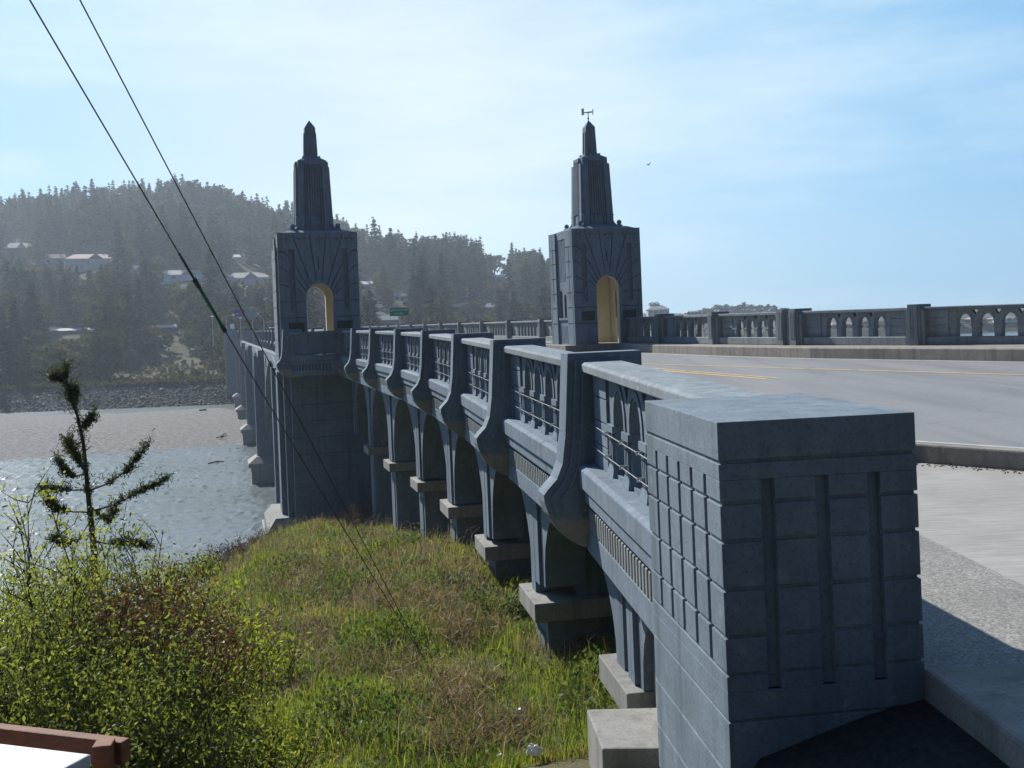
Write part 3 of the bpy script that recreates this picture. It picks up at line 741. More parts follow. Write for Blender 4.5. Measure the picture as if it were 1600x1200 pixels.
line(c1, .17, YELLOW); line(c2, .17, YELLOW)
line([(c[0] + .3, c[1] + .1) for c in c2[:3]], .13, YELLOW)
line([(x - .28, y - .22) for x, y in KR[1:]], .20, WLINE)
line([(4.2, 11.05), (5.1, 10.05), (6.45, 8.4), (9.65, 5.4)], .10, WLINE)

# ------------------------------------------------------------------ TERRAIN: near bank
def edge_x(Y): return np.interp(Y, [0, 6, 10, 15, 22, 30, 38, 44], [-2.6, -3.1, -3.8, -4.5, -5.5, -6.6, -8.1, -8.0])
GB_Y = np.array([-12, 0, 3, 9.5, 14, 18, 22.4, 26.6, 30.8, 35, 40, 46, 52, 60], float)
GB_Z = np.array([-1.8, -1.8, -1.85, -4.15, -4.5, -4.6, -5.0, -5.75, -6.35, -6.95, -7.7, -9.8, -15, -17], float)
def near_ground(X, Y):
    X = np.asarray(X, float); Y = np.asarray(Y, float)
    z = np.interp(Y, GB_Y, GB_Z)
    lump = .16 * np.sin(X * 1.3 + Y * .7) * np.sin(Y * .9 - X * .4) + .09 * np.sin(X * 2.9 + 1) * np.sin(Y * 2.3)
    z = z + lump * np.clip((Y - 6) / 5, 0, 1)
    e = edge_x(Y)
    over = np.clip(e - X, 0, None)
    z = z - over * .28 - np.clip(over - 1.2, 0, None) * .62
    return np.maximum(z, -17)
gx = np.linspace(-40, 30, 281); gy = np.linspace(-12, 60, 289)
GX, GY = np.meshgrid(gx, gy); GZ = near_ground(GX, GY)
mask = (GX > 1.2) & (GY < 6.5)
GZ = np.where(mask, np.minimum(GZ, -1.82), GZ)
GZ = np.where((GX > .95) & (GY < 4.9), -1.985 + .28 * np.clip(GX - .87, 0, .8) - .02 * np.sin(GX * 3) * np.sin(GY * 2), GZ)
GZ = np.where((GX > 1.0) & (GY > 6.0) & (GY < 12), np.minimum(GZ, -4.0), GZ)
nx, ny = len(gx), len(gy); idx = np.arange(nx * ny).reshape(ny, nx)
Q = np.stack([idx[:-1, :-1], idx[:-1, 1:], idx[1:, 1:], idx[1:, :-1]], -1).reshape(-1, 4)
fc = (GX[:-1, :-1] + .25 > .4) & (GY[:-1, :-1] < 5.2)
bank = link('ground', np_mesh('ground', np.stack([GX, GY, GZ], -1).reshape(-1, 3), Q, [SOIL, DSOIL], fc.reshape(-1).astype(int))); bank['kind'] = 'structure'
bank.data.polygons.foreach_set('use_smooth', [True] * len(bank.data.polygons))

# ------------------------------------------------------------------ WATER, GRAVEL BAR
wx = np.arange(-80, 24, .22); wy = 42 * np.exp(np.arange(0, 1.12, .0052)); WX, WY = np.meshgrid(wx, wy)
rw = np.random.default_rng(21); WZ = np.zeros_like(WX)
for i in range(26):
    lam = rw.uniform(.55, 1.7); th = rw.normal(1.3, .8); k = 2 * pi / lam; WZ += .0026 * lam ** .8 * np.sin(k * (WX * np.cos(th) + WY * np.sin(th)) + rw.uniform(0, 6.3) + 1.5 * np.sin(WX * rw.uniform(.02, .2) + WY * rw.uniform(.02, .2)))
gust = .55 + .45 * np.sin(WX * .11 + 1.3 * np.sin(WY * .06)) * np.sin(WY * .09 + WX * .03)
WZ = WZ * (.55 + .75 * gust) + rw.normal(0, .012, WX.shape) + rw.normal(0, .070, WX.shape) * (rw.uniform(0, 1, WX.shape) < .26 * gust)
nx, ny = len(wx), len(wy); idx = np.arange(nx * ny).reshape(ny, nx)
Q1 = np.stack([idx[:-1, :-1], idx[:-1, 1:], idx[1:, 1:], idx[1:, :-1]], -1).reshape(-1, 4)
V1 = np.stack([WX, WY, WATER + WZ], -1).reshape(-1, 3); n1 = len(V1)
V2 = np.array([(-1500, 20, WATER - .16), (3000, 20, WATER - .16), (3000, 3500, WATER - .16), (-1500, 3500, WATER - .16)])
wo = link('water', np_mesh('water', np.concatenate([V1, V2]), np.concatenate([Q1, [[n1, n1 + 1, n1 + 2, n1 + 3]]]), [WATERM])); wo['kind'] = 'structure'
wb = MB(); wb.add([(-1600, -60, WATER - 4), (3100, -60, WATER - 4), (3100, 3600, WATER - 4), (-1600, 3600, WATER - 4)], [(0, 1, 2, 3)])
wbo = link('riverbed', wb.mesh('riverbed', DSOIL)); wbo['kind'] = 'structure'
def gb(x, y): p = atz(x, y, WATER); return p.x, p.y
near_e = [gb(-420, 760), gb(-200, 742), gb(0, 725), gb(90, 719), gb(200, 711), gb(300, 703), gb(352, 700), gb(405, 698), gb(470, 690)]
far_e = [gb(470, 640), gb(380, 640), gb(340, 637), gb(200, 644), gb(120, 647), gb(0, 650), gb(-200, 660), gb(-420, 668)]
def wob(pts, a):
    out = []
    for i in range(len(pts) - 1):
        p, q = Vector(pts[i]), Vector(pts[i + 1]); n = 10
        for j in range(n):
            r = p.lerp(q, j / n); out.append((r.x, r.y + a * (sin(r.x * .9) * .4 + sin(r.x * .31 + 1) + random.uniform(-.3, .3))))
    return out + [pts[-1]]
ne, fe = wob(near_e, .5), wob(far_e, .5)
gm = MB(); gm.add([(x, y, WATER + .03) for x, y in ne + fe], [tuple(range(len(ne) + len(fe)))])
# a shallow crown so that the bar is not a flat sheet
bm = bmesh.new()
rows = 9; A = [Vector((*p, 0)) for p in ne]; B = [Vector((*p, 0)) for p in reversed(fe)]
def samp(L_, s): k = min(int(s * (len(L_) - 1)), len(L_) - 2); return L_[k].lerp(L_[k + 1], s * (len(L_) - 1) - k)
gv = []; gq = []; NC = 90
for r in range(rows):
    for c in range(NC):
        p = samp(A, c / (NC - 1)).lerp(samp(B, c / (NC - 1)), r / (rows - 1)); w = sin(pi * r / (rows - 1))
        gv.append((p.x, p.y, WATER - .06 + .55 * w + random.uniform(-.04, .04)))
for r in range(rows - 1):
    for c in range(NC - 1): gq.append((r * NC + c, r * NC + c + 1, (r + 1) * NC + c + 1, (r + 1) * NC + c))
go = link('gravel_bar', np_mesh('gravel_bar', gv, gq, [GRAVEL])); go['kind'] = 'structure'
def log(name, pts, r, label):
    m = MB(); 
    for pp in pts: m.tube([atz(x, y, WATER + h) for x, y, h in pp], r if len(pp) < 3 else [r * .6, r] + [r * .5] * (len(pp) - 2), 7)
    return tag(link(name, m.mesh(name, plain('driftwood', (.10, .085, .07), .9))), label, 'driftwood')
log('driftwood', [[(312, 641, .6), (322, 640, .7)]], .16, 'short dark driftwood log lying near the far edge of the gravel bar')
log('driftwood', [[(341, 684, .3), (352, 677, 1.0)], [(345, 684, .3), (355, 680, .6)], [(338, 684, .3), (350, 681, .4)]], .07, 'branching grey driftwood snag beside the small pool by the pier')
log('driftwood', [[(325, 724, .06), (338, 721, .12), (351, 721, .06)]], .09, 'curved dark branch floating in the river near the gravel shore')

# ------------------------------------------------------------------ FAR BANK AND HILL
def shore(X): return np.interp(X, [-600, -46, 40, 120, 2000], [199, 199, 330, 459, 470])
B_K = np.array([-.75, -.55, -.50, -.44, -.37, -.31, -.26, -.20, -.15, -.10, -.06, -.01, .04, .08, .13, .30, .60])
V_K = np.array([-205, -205, -203, -215, -226, -222, -196, -165, -140, -124, -120, -98, -74, -34, -2, 6, 8])   # skyline incl. trees
R_K = np.array([560] * 12 + [560, 620, 820, 900, 900.])
T_K = np.array([11] * 12 + [9, 5, 0, 0, 0.])
def hill(X, Y):
    X = np.asarray(X, float); Y = np.asarray(Y, float); b = X / np.maximum(Y, 1)
    R = np.interp(b, B_K, R_K); zr = -np.interp(b, B_K, V_K) * R / F - np.interp(b, B_K, T_K)
    s0 = shore(X) + 24; s = np.clip((Y - s0) / (R - s0), 0, 2)
    g = np.where(s < 1, s ** 1.22, 1 - .5 * (s - 1))
    flat = -9.9
    z = flat + (zr - flat) * g
    z += (2.2 * np.sin(X * .045 + 1) * np.sin(Y * .05) + 1.0 * np.sin(X * .13) * np.sin(Y * .11 + 2)) * np.clip(s * 4, 0, 1) * np.clip((zr + 5) / 25, 0.1, 1)
    lev = np.clip((Y - shore(X)) / 8.5, -1, 1)           # rock face of the levee
    z = np.where(Y < shore(X) + 8.5, WATER - .3 + (flat - WATER + .3) * lev, z)
    return np.maximum(z, WATER - 3)
hx = np.concatenate([np.linspace(-520, 260, 235), np.linspace(270, 1100, 60)]); hy = np.concatenate([np.linspace(190, 235, 26), np.linspace(238, 640, 120), np.linspace(650, 1300, 45)])
HX, HY = np.meshgrid(hx, hy); HZ = hill(HX, HY)
nx, ny = len(hx), len(hy); idx = np.arange(nx * ny).reshape(ny, nx)
Q = np.stack([idx[:-1, :-1], idx[:-1, 1:], idx[1:, 1:], idx[1:, :-1]], -1).reshape(-1, 4)
ho = link('hill', np_mesh('hill', np.stack([HX, HY, HZ], -1).reshape(-1, 3), Q, [HILLM])); ho['kind'] = 'structure'
ho.data.polygons.foreach_set('use_smooth', [True] * len(ho.data.polygons))
def hit(x, y, y0=212):
    u, v = uv(x, y); Ys = np.arange(y0, 900, .5); zz = hill(u * Ys / F, Ys); k = np.argmax(zz > -v * Ys / F)
    return Vector((u * Ys[k] / F, Ys[k], float(zz[k]))) if zz[k] > -v * Ys[k] / F else None

# levee rocks: nobody could count them
ROCK = plain('riprap_rock', (.045, .047, .053), .85, var=.6, scale=.5, bmp=.6)
def rocks(n, fx, smin, smax, name, mat):
    V = []; Qs = []
    ico = [(-1, -1, -.8), (1, -1, -.7), (1.1, 1, -.8), (-1, .9, -.7), (-.7, -.8, .7), (.75, -.6, .9), (.6, .8, .6), (-.8, .7, .8)]
    fq = [(0, 3, 2, 1), (4, 5, 6, 7), (0, 1, 5, 4), (1, 2, 6, 5), (2, 3, 7, 6), (3, 0, 4, 7)]
    for i in range(n):
        x, y, z = fx(); s = random.uniform(smin, smax) * (1.7 if random.random() < .08 else 1)
        Rm = Matrix.Rotation(random.uniform(0, 6.3), 3, Vector((random.random(), random.random(), random.random() + .1)).normalized())
        k = len(V)
        for v in ico:
            w = Rm @ Vector([c * random.uniform(.7, 1.2) for c in v]); V.append((x + w.x * s, y + w.y * s * .9, z + w.z * s * .75))
        Qs += [tuple(a + k for a in q) for q in fq]
    return np_mesh(name, V, Qs, [mat])
def lev_pt():
    x = random.uniform(-150, -40); s = random.uniform(-.05, 1.02); y = float(shore(x)) + 8.5 * s
    return x, y, WATER - .3 + (4.1 + .3) * max(0, s) - .1
tag(link('riprap', rocks(14000, lev_pt, .10, .27, 'riprap', ROCK)), 'grey rock riprap facing the levee along the far bank', 'rock bank', None, 'stuff')

# ------------------------------------------------------------------ TREES
PINE = leaf('conifer_needles', [(.016, .030, .015), (.030, .052, .024), (.050, .078, .034)], .15, .12, .9, .45, .35, .05)
BROAD = leaf('hill_leaves', [(.042, .048, .018), (.085, .085, .030), (.145, .13, .055)], .25, .12, .9, .5, .35, .05)
BARE = leaf('winter_twigs', [(.09, .066, .05), (.15, .11, .08), (.23, .17, .12)], .2, .3, .9, .3, .4, .05)
TRUNK = plain('bark', (.055, .042, .033), .9, var=.3)
def quads_from(P, N1, N2):            # centres and two half-axis vectors
    n = len(P); V = np.empty((n, 4, 3)); V[:, 0] = P - N1 - N2; V[:, 1] = P + N1 - N2; V[:, 2] = P + N1 + N2; V[:, 3] = P - N1 + N2
    return V.reshape(-1, 3), np.arange(n * 4).reshape(-1, 4)
def rand_axes(n, s0, s1, rng, asp=.55):
    a = rng.normal(size=(n, 3)); a /= np.linalg.norm(a, axis=1)[:, None]; b = rng.normal(size=(n, 3)); b -= a * (a * b).sum(1)[:, None]; b /= np.linalg.norm(b, axis=1)[:, None]
    s = rng.uniform(s0, s1, n)[:, None]; return a * s, b * s * asp
def trunk_arr(h, r, lean, rng):
    m = MB(); m.tube([(0, 0, -.5), (lean * .4, 0, h * .5), (lean, 0, h)], [r, r * .7, r * .15], 5); return np.array(m.v), m.f
def conifer(seed, n=620, thin=0.0):
    rng = np.random.default_rng(seed); H = 10.0
    P = []; A = []; Bq = []
    nb = 54
    gaps = rng.uniform(0, 1, nb) < thin
    for i in range(nb):
        if gaps[i]: continue
        h = H * (.10 + .88 * (i / nb) ** .92) + rng.uniform(-.15, .15); rad = (2.15 * (1 - h / H) ** .9 + .05) * rng.uniform(.45, 1.3)
        for b in range(rng.integers(4, 7)):
            an = rng.uniform(0, 2 * pi); k = max(2, int(n / nb / 5))
            for j in range(k):
                f = (j + rng.uniform(.3, 1)) / k; r = rad * f
                P.append((r * cos(an) + rng.normal(0, .1), r * sin(an) + rng.normal(0, .1), h - .32 * r + .10 * r * r * .3 + rng.normal(0, .08)))
                s = (.54 - .40 * h / H) * rng.uniform(.7, 1.25); A.append((cos(an) * s * 1.25, sin(an) * s * 1.25, -.3 * s)); Bq.append((-sin(an) * s * .55, cos(an) * s * .55, rng.normal(0, .25) * s))
    V, Q = quads_from(np.array(P), np.array(A), np.array(Bq)); mi = np.zeros(len(Q), int)
    tv, tf = trunk_arr(H * .97, .2, rng.normal(0, .15), rng)
    tf4 = [f if len(f) == 4 else f[:4] for f in tf]
    Q = np.concatenate([Q, np.array(tf4) + len(V)]); V = np.concatenate([V, tv]); mi = np.concatenate([mi, np.ones(len(tf4), int)])
    return V, Q, mi
def broadleaf(seed, n=900, wide=1.0, lobes=11):
    rng = np.random.default_rng(seed); H = 10.0; P = []
    for k in range(lobes):
        an = rng.uniform(0, 2 * pi); rr = rng.uniform(0, 2.7) * wide; c = np.array([rr * cos(an), rr * sin(an), rng.uniform(3.2, 8.3)])
        R = rng.uniform(.9, 1.9) * np.array([wide, wide, .85]); q = rng.normal(size=(n // lobes, 3)); q /= np.linalg.norm(q, axis=1)[:, None]
        P.append(c + q * R * rng.uniform(.5, 1.05, (len(q), 1)))
    P = np.concatenate(P); A, Bq = rand_axes(len(P), .22, .52, rng)
    V, Q = quads_from(P, A, Bq); mi = np.zeros(len(Q), int)
    m = MB(); m.tube([(0, 0, -.5), (.1, 0, 3), (.2, .1, 6.5)], [.28, .2, .07], 5)
    for k in range(5):
        an = k * 1.3; m.tube([(.1, 0, 2.5 + k * .4), (1.7 * cos(an) * wide, 1.7 * sin(an) * wide, 5 + k * .5)], [.1, .03], 4)
    tf4 = [f[:4] for f in m.f]
    Q = np.concatenate([Q, np.array(tf4) + len(V)]); V = np.concatenate([V, np.array(m.v)]); mi = np.concatenate([mi, np.ones(len(tf4), int)])
    return V, Q, mi
CON = [conifer(i, 560, t) for i, t in ((1, .05), (2, .12), (3, .25), (4, .1), (5, .4))]
BRO = [broadleaf(20 + i, 620, w, l) for i, (w, l) in enumerate(((.9, 11), (1.1, 13), (.75, 9), (1.25, 12)))]
CONM = [np_mesh('conifer', *c[:2], [PINE, TRUNK], c[2]) for c in CON]
BROM = [np_mesh('leafy_tree', *c[:2], [BROAD, TRUNK], c[2]) for c in BRO]
BARM = [np_mesh('bare_tree', *c[:2], [BARE, TRUNK], c[2]) for c in BRO[:2]]

HOUSES = [ # photo box of the house (x0, x1, ytop, ybottom), wall, roof, storeys, label
 (8, 53, 379, 404, 'brown', 'grey', 2, 'dark brown two storey house with pale grey hip roof, farthest left on the hill'),
 (68, 100, 397, 412, 'bluegrey', 'red', 1, 'low blue-grey house with faded red roof on the wooded slope'),
 (107, 180, 396, 420, 'pale', 'red', 2, 'long pale house with pinkish roofs and a central gable on the hillside'),
 (206, 222, 415, 428, 'white', 'white', 1, 'small house with bright sunlit roof among dark conifers'),
 (248, 326, 421, 438, 'white', 'grey', 1, 'wide white ranch house with grey roof behind the guy wires'),
 (352, 422, 425, 444, 'bluewhite', 'grey', 1, 'white house with pale gabled roof, just left of the left pylon'),
 (366, 382, 397, 407, 'white', 'white', 1, 'little white roofed cabin high on the slope above the gabled white house'),
 (561, 592, 439, 450, 'bluewhite', 'white', 1, 'low white house on the slope just right of the left pylon'),
 (763, 790, 429, 437, 'pale', 'white', 1, 'house with long white roof near the ridge, left of the right pylon'),
 (700, 731, 474, 486, 'brown', 'red', 1, 'brown house with orange tiled roof low on the hillside'),
 (745, 775, 474, 488, 'grey', 'grey', 1, 'grey roofed house beside the orange roofed house'),
 (615, 640, 456, 470, 'grey', 'grey', 1, 'grey house above the green road sign, half hidden by trees'),
 (596, 642, 493, 508, 'grey', 'bluegrey', 1, 'blue-grey roofed building directly behind the green road sign'),
 (84, 150, 513, 521, 'grey', 'bluegrey', 1, 'long low blue-grey building by the road at the foot of the hill'),
 (228, 275, 508, 517, 'brown', 'white', 1, 'dark low shed with pale roof behind the rounded bush'),
]
HC = {'brown': (.075, .055, .045), 'bluegrey': (.15, .18, .22), 'pale': (.42, .41, .39), 'white': (.60, .60, .58), 'bluewhite': (.45, .51, .58), 'grey': (.20, .20, .205), 'red': (.26, .16, .14)}
_hm = {}
def hmat(k, roof=False):
    kk = k + ('_roof' if roof else '_wall')
    if kk not in _hm: _hm[kk] = plain(kk, HC[k], .7, var=.12, scale=.8)
    return _hm[kk]
GLASS = plain('window_glass', (.03, .04, .05), .12, spec=.6)
def house(h):
    x0, x1, yt, yb, wc, rc, st, label = h
    p = hit((x0 + x1) / 2, yb)
    if p is None: return
    Y = p.y; W = (x1 - x0) * Y / F; Ht = (yb - yt) * Y / F; D = min(9, max(5, W * .55)); wh = Ht * (.52 if st == 1 else .66)
    e = empty('house', p - Vector((0, 0, .4)), atan2(p.x, p.y) * -1 + random.uniform(-.12, .12), label, 'house')
    m = MB(); m.box(-W / 2, W / 2, 0, D, -2.5, wh + .4); link('wall', m.mesh('wall', hmat(wc)), e)
    r = MB(); ov = .5
    def hip(a, b, y0, y1, z, hh, hipk):
        k = (y1 - y0) / 2 * hipk; ym = (y0 + y1) / 2
        r.add([(a, y0, z), (b, y0, z), (b, y1, z), (a, y1, z), (a + k, ym, z + hh), (b - k, ym, z + hh)], [(0, 1, 5, 4), (1, 2, 5), (2, 3, 4, 5), (3, 0, 4), (0, 3, 2, 1)])
    hip(-W / 2 - ov, W / 2 + ov, -ov, D + ov, wh + .42, Ht - wh, .8 if W > 11 else .15)
    ro = link('roof', r.mesh('roof', hmat(rc, True)), e)
    if W > 12:
        g = MB(); gw = W * .16; gx_ = W * .08
        g.add([(gx_ - gw, -1.6, wh + .2), (gx_ + gw, -1.6, wh + .2), (gx_, -1.6, wh + .3 + (Ht - wh) * 1.0), (gx_ - gw, D / 2, wh + .2), (gx_ + gw, D / 2, wh + .2), (gx_, D / 2, wh + .3 + (Ht - wh) * 1.0)], [(0, 2, 5, 3), (1, 4, 5, 2), (0, 1, 2), (3, 5, 4), (0, 3, 4, 1)])
        link('gable', g.mesh('gable', hmat(rc, True)), ro)
        b = MB(); b.box(gx_ - gw * .85, gx_ + gw * .85, -1.4, -.01, -2.5, wh + .2); link('porch', b.mesh('porch', hmat(wc)), e)
    c = MB(); c.box(W * .25, W * .25 + .7, D * .5, D * .5 + .7, wh, Ht + .9); link('chimney', c.mesh('chimney', hmat('brown')), ro)
    n = max(2, int(W / 3.2))
    for s in range(st):
        z = .9 + s * 2.7
        if z + 1.1 > wh + .4: break
        for k in range(n):
            w = MB(); xx = -W / 2 + (k + .5) * W / n; w.box(xx - .65, xx + .65, -.05, -.005, z, z + 1.15)
            link('window', w.mesh('window', GLASS), e)
for h in HOUSES: house(h)

def clear(px, py, top):               # keep trees from hiding the houses and the open meadow
    for x0, x1, yt, yb, *_ in HOUSES:
        if x0 - 5 < px < x1 + 5 and yt - 2 < py and top < (yt + yb) / 2: return False
    return True
def to_px(p):
    u = p[0] * F / p[1]; v = -p[2] * F / p[1]; x = (u + ROLL * v) / NR; y = (v - ROLL * u) / NR; return x + 800, y + 500
trees = []
rng = np.random.default_rng(5)
tries = 0
while len(trees) < 3000 and tries < 16000:
    tries += 1
    b = rng.uniform(-.66, .075); Y = 216 + (575 - 216) * rng.uniform(0, 1) ** .85; X = b * Y
    if Y < shore(X) + 12: continue
    z = float(hill(X, Y)); s = (Y - 216) / 350
    kind = 'C' if rng.uniform() < .36 + .5 * s else ('B' if rng.uniform() < .80 else 'W')
    hgt = (rng.uniform(6, 12) + 9 * rng.uniform() ** 3) if kind == 'C' else (rng.uniform(4, 8) + 5 * rng.uniform() ** 2 if kind == 'B' else rng.uniform(3.5, 6.5))
    if Y > 500: hgt = rng.uniform(9, 16.5)
    px, py = to_px((X, Y, z)); top = py - hgt * 1.3 * F / Y
    if not clear(px, py, top): continue
    if 185 < px < 352 and Y < 255: continue
    if Y < 245 and rng.uniform() < .5: hgt *= .5
    hgt *= 1.3
    trees.append((X, Y, z - .2, hgt / 10, kind, rng.uniform(0, 6.28), int(rng.integers(0, 20)), rng.uniform(.85, 1.2)))
# dense skyline row
for b in np.arange(-.66, .075, .0075):
    b2 = b + rng.normal(0, .004); Y = rng.uniform(540, 566); X = b2 * Y; hgt = rng.uniform(6, 12) + 9 * rng.uniform() ** 2.5
    trees.append((X, Y, float(hill(X, Y)) - .2, hgt / 10, 'C' if rng.uniform() < .88 else 'B', rng.uniform(0, 6), int(rng.integers(0, 20)), rng.uniform(.85, 1.3)))
for x, y, hh, k in ((712, 396, 20, 'C'), (768, 425, 17, 'C'), (600, 385, 14, 'C'), (660, 392, 14, 'C'), (97, 330, 15, 'C'), (168, 322, 17, 'C'), (275, 316, 14, 'C'), (345, 320, 12, 'C'), (200, 325, 16, 'C')):
    p = hit(x, y + 22, 400)
    if p: trees.append((p.x, p.y, p.z, hh / 10, k, 1.0, 2, .9))
vis = sorted(trees, key=lambda t: t[1] / (t[3] * 10) * (1 if t[1] < 520 else .55))
LBL = {'C': ('conifer', 'dark conifer in the hazy wood covering the far hillside', 'tree', 'conifers on the far hillside'),
       'B': ('leafy_tree', 'rounded leafy tree in the hazy wood covering the far hillside', 'tree', 'leafy trees on the far hillside'),
       'W': ('bare_tree', 'brownish bare tree in the hazy wood covering the far hillside', 'tree', 'bare trees on the far hillside')}
MESH = {'C': CONM, 'B': BROM, 'W': BARM}; ARR = {'C': CON, 'B': BRO, 'W': BRO[:2]}
cnt = {'C': 0, 'B': 0, 'W': 0}; LIM = {'C': 150, 'B': 130, 'W': 60}; rest = []
for t in vis:
    k = t[4]
    if cnt[k] < LIM[k]:
        cnt[k] += 1; me = MESH[k][t[6] % len(MESH[k])]
        o = link(LBL[k][0], me, None, t[:3], t[5]); w = t[3] * t[7]; o.scale = (w, w, t[3]); tag(o, *LBL[k][1:])
    else: rest.append(t)
def merged(name, rest, matmap):
    VV, QQ, MI = [], [], []; n = 0
    for X, Y, z, s, k, rz, i, wd in rest:
        V, Q, mi = ARR[k][i % len(ARR[k])]; w = s * wd
        R = np.array([[cos(rz) * w, -sin(rz) * w, 0], [sin(rz) * w, cos(rz) * w, 0], [0, 0, s]])
        VV.append(V @ R.T + np.array([X, Y, z])); QQ.append(Q + n); MI.append(np.where(mi == 1, 3, matmap[k])); n += len(V)
    return np_mesh(name, np.concatenate(VV), np.concatenate(QQ), [PINE, BROAD, BARE, TRUNK], np.concatenate(MI))
if rest: tag(link('wood', merged('wood', rest, {'C': 0, 'B': 1, 'W': 2})), 'dense hazy wood of conifers and leafy trees covering the far hillside', 'wood', None, 'stuff')
# named shrubs on the flat behind the levee
def big_bush(x, y, w, h, label, mesh, Y=None):
    p = hit(x, y) if Y is None else at(x, y, Y)
    if p is None: return
    o = link('round_bush', mesh, None, p - Vector((0, 0, h * p.y / F * .28)), random.uniform(0, 6)); s = h * p.y / F / 7.4; k = w * p.y / F / 7.6; o.scale = (k, k, s * 1.05); tag(o, label, 'bush')
big_bush(236, 557, 62, 46, 'tall rounded bush standing alone on the bank, mid left', BROM[1])
big_bush(332, 568, 44, 44, 'rounded bush tucked against the far bridge abutment', BROM[3])
big_bush(308, 590, 20, 14, 'small pale bush in front of the abutment bush', BROM[0])
big_bush(285, 592, 20, 14, 'little dark bush on the levee top', BROM[2])
big_bush(115, 590, 110, 64, 'wide mass of pale leaved shrubs left of the meadow', BROM[3])
big_bush(190, 575, 70, 30, 'low brown thicket at the meadow edge', BARM[0])
big_bush(25, 585, 80, 50, 'dark bush at far left above the levee', BROM[0])
# headland and harbour on the right
def low_tree(x, y, Y, w, h, mesh, name, label):
    p = at(x, y, Y); s = h * Y / F / 6.6; k = w * Y / F / 6.4; o = link(name, mesh, None, p - Vector((0, 0, s * 3.4)), random.uniform(0, 6)); o.scale = (k, k, s); tag(o, label, 'tree', 'trees on the harbour headland')
hl = [(1023, 487, 700, 22, 17, BROM[1]), (1030, 490, 690, 18, 14, BROM[2]), (1106, 492, 700, 24, 14, BARM[0]), (1120, 492, 690, 26, 18, BARM[1]), (1135, 492, 700, 26, 21, BROM[0]), (1150, 490, 690, 22, 18, BROM[3]), (1161, 489, 690, 18, 21, BROM[2]), (1172, 489, 700, 22, 15, BROM[1]), (1186, 488, 700, 20, 15, BROM[3]), (1200, 489, 690, 18, 17, BROM[2]), (1211, 487, 700, 18, 13, BROM[0]), (1226, 487, 700, 22, 8, BARM[0]), (1095, 492, 690, 20, 9, BARM[1])]
for x, y, Y, w, h, me in hl:
    low_tree(x, y, Y, w, h, me, 'headland_tree', 'bare brownish tree on the headland beyond the right balustrade' if me in BARM else 'dark spreading tree on the headland beyond the right balustrade')
def block_house(x0, x1, yt, yb, Y, wc, rc, label):
    a, b = at(x0, yb, Y), at(x1, yb, Y); W = (b - a).length; Ht = (yb - yt) * Y / F; e = empty('house', (a + b) / 2, 0, label, 'house')
    m = MB(); m.box(-W / 2, W / 2, 0, 9, -8, Ht * .6); link('wall', m.mesh('wall', hmat(wc)), e)
    r = MB(); r.add([(-W / 2 - .5, -.5, Ht * .6), (W / 2 + .5, -.5, Ht * .6), (W / 2 + .5, 9.5, Ht * .6), (-W / 2 - .5, 9.5, Ht * .6), (-W / 2 + W * .2, 4.5, Ht), (W / 2 - W * .2, 4.5, Ht)], [(0, 1, 5, 4), (1, 2, 5), (2, 3, 4, 5), (3, 0, 4), (0, 3, 2, 1)])
    link('roof', r.mesh('roof', hmat(rc, True)), e)
    for k in range(4):
        w = MB(); xx = -W / 2 + (k + .5) * W / 4; w.box(xx - .8, xx + .8, -.05, -.005, .8, 2.2); link('window', w.mesh('window', GLASS), e)
block_house(1013, 1046, 478, 492, 560, 'pale', 'grey', 'pale house with hip roof seen just right of the right pylon')
block_house(1074, 1096, 485, 493, 540, 'grey', 'pale', 'low pale roofed shed above the right balustrade')
block_house(1470, 1500, 497, 507, 465, 'grey', 'bluegrey', 'grey harbour shed seen through the balustrade arches, nearest the stone post')
block_house(1522, 1540, 494, 505, 466, 'brown', 'red', 'reddish harbour building seen through a middle balustrade arch')
block_house(1555, 1592, 494, 504, 468, 'pale', 'grey', 'pale harbour building seen through the rightmost balustrade arches')
block_house(1300, 1340, 503, 514, 470, 'brown', 'red', 'red-brown waterfront house glimpsed through the balustrade right of the double post')
for i, (x, y) in enumerate(((1480, 517), (1503, 517), (1536, 515))):
    p = atz(x, y + 1.5, WATER); e = empty('boat', p, 1.2 + i, ['white harbour boat moored behind the first clear balustrade arch', 'white harbour boat with mast moored between the balustrade columns', 'small white boat moored farthest right in the harbour'][i], 'boat', None)
    m = MB(); m.frus((-3, 3, -.9, .9), (-3.6, 4.2, -1.3, 1.3), -.3, 1.0); link('hull', m.mesh('hull', WHITE), e)
    m = MB(); m.frus((-1.6, 1.2, -.8, .8), (-1.4, .8, -.7, .7), 1.0, 2.5); link('cabin', m.mesh('cabin', WHITE), e)
    m = MB(); m.tube([(0, 0, 2.4), (0, 0, 7)], .08, 5); link('mast', m.mesh('mast', GALV), e)
for x, y, Y, w, h, me in ((1495, 507, 475, 60, 9, BROM[1]), (1530, 506, 480, 50, 10, BROM[3]), (1575, 504, 480, 60, 9, BARM[0]), (1350, 512, 480, 60, 12, BARM[1]), (1390, 511, 480, 50, 12, BROM[0]), (1290, 514, 480, 50, 12, BROM[2]), (1610, 503, 480, 60, 9, BROM[1])):
    low_tree(x, y, Y, w, h, me, 'headland_tree', 'hazy shoreline tree glimpsed through the right balustrade arches')

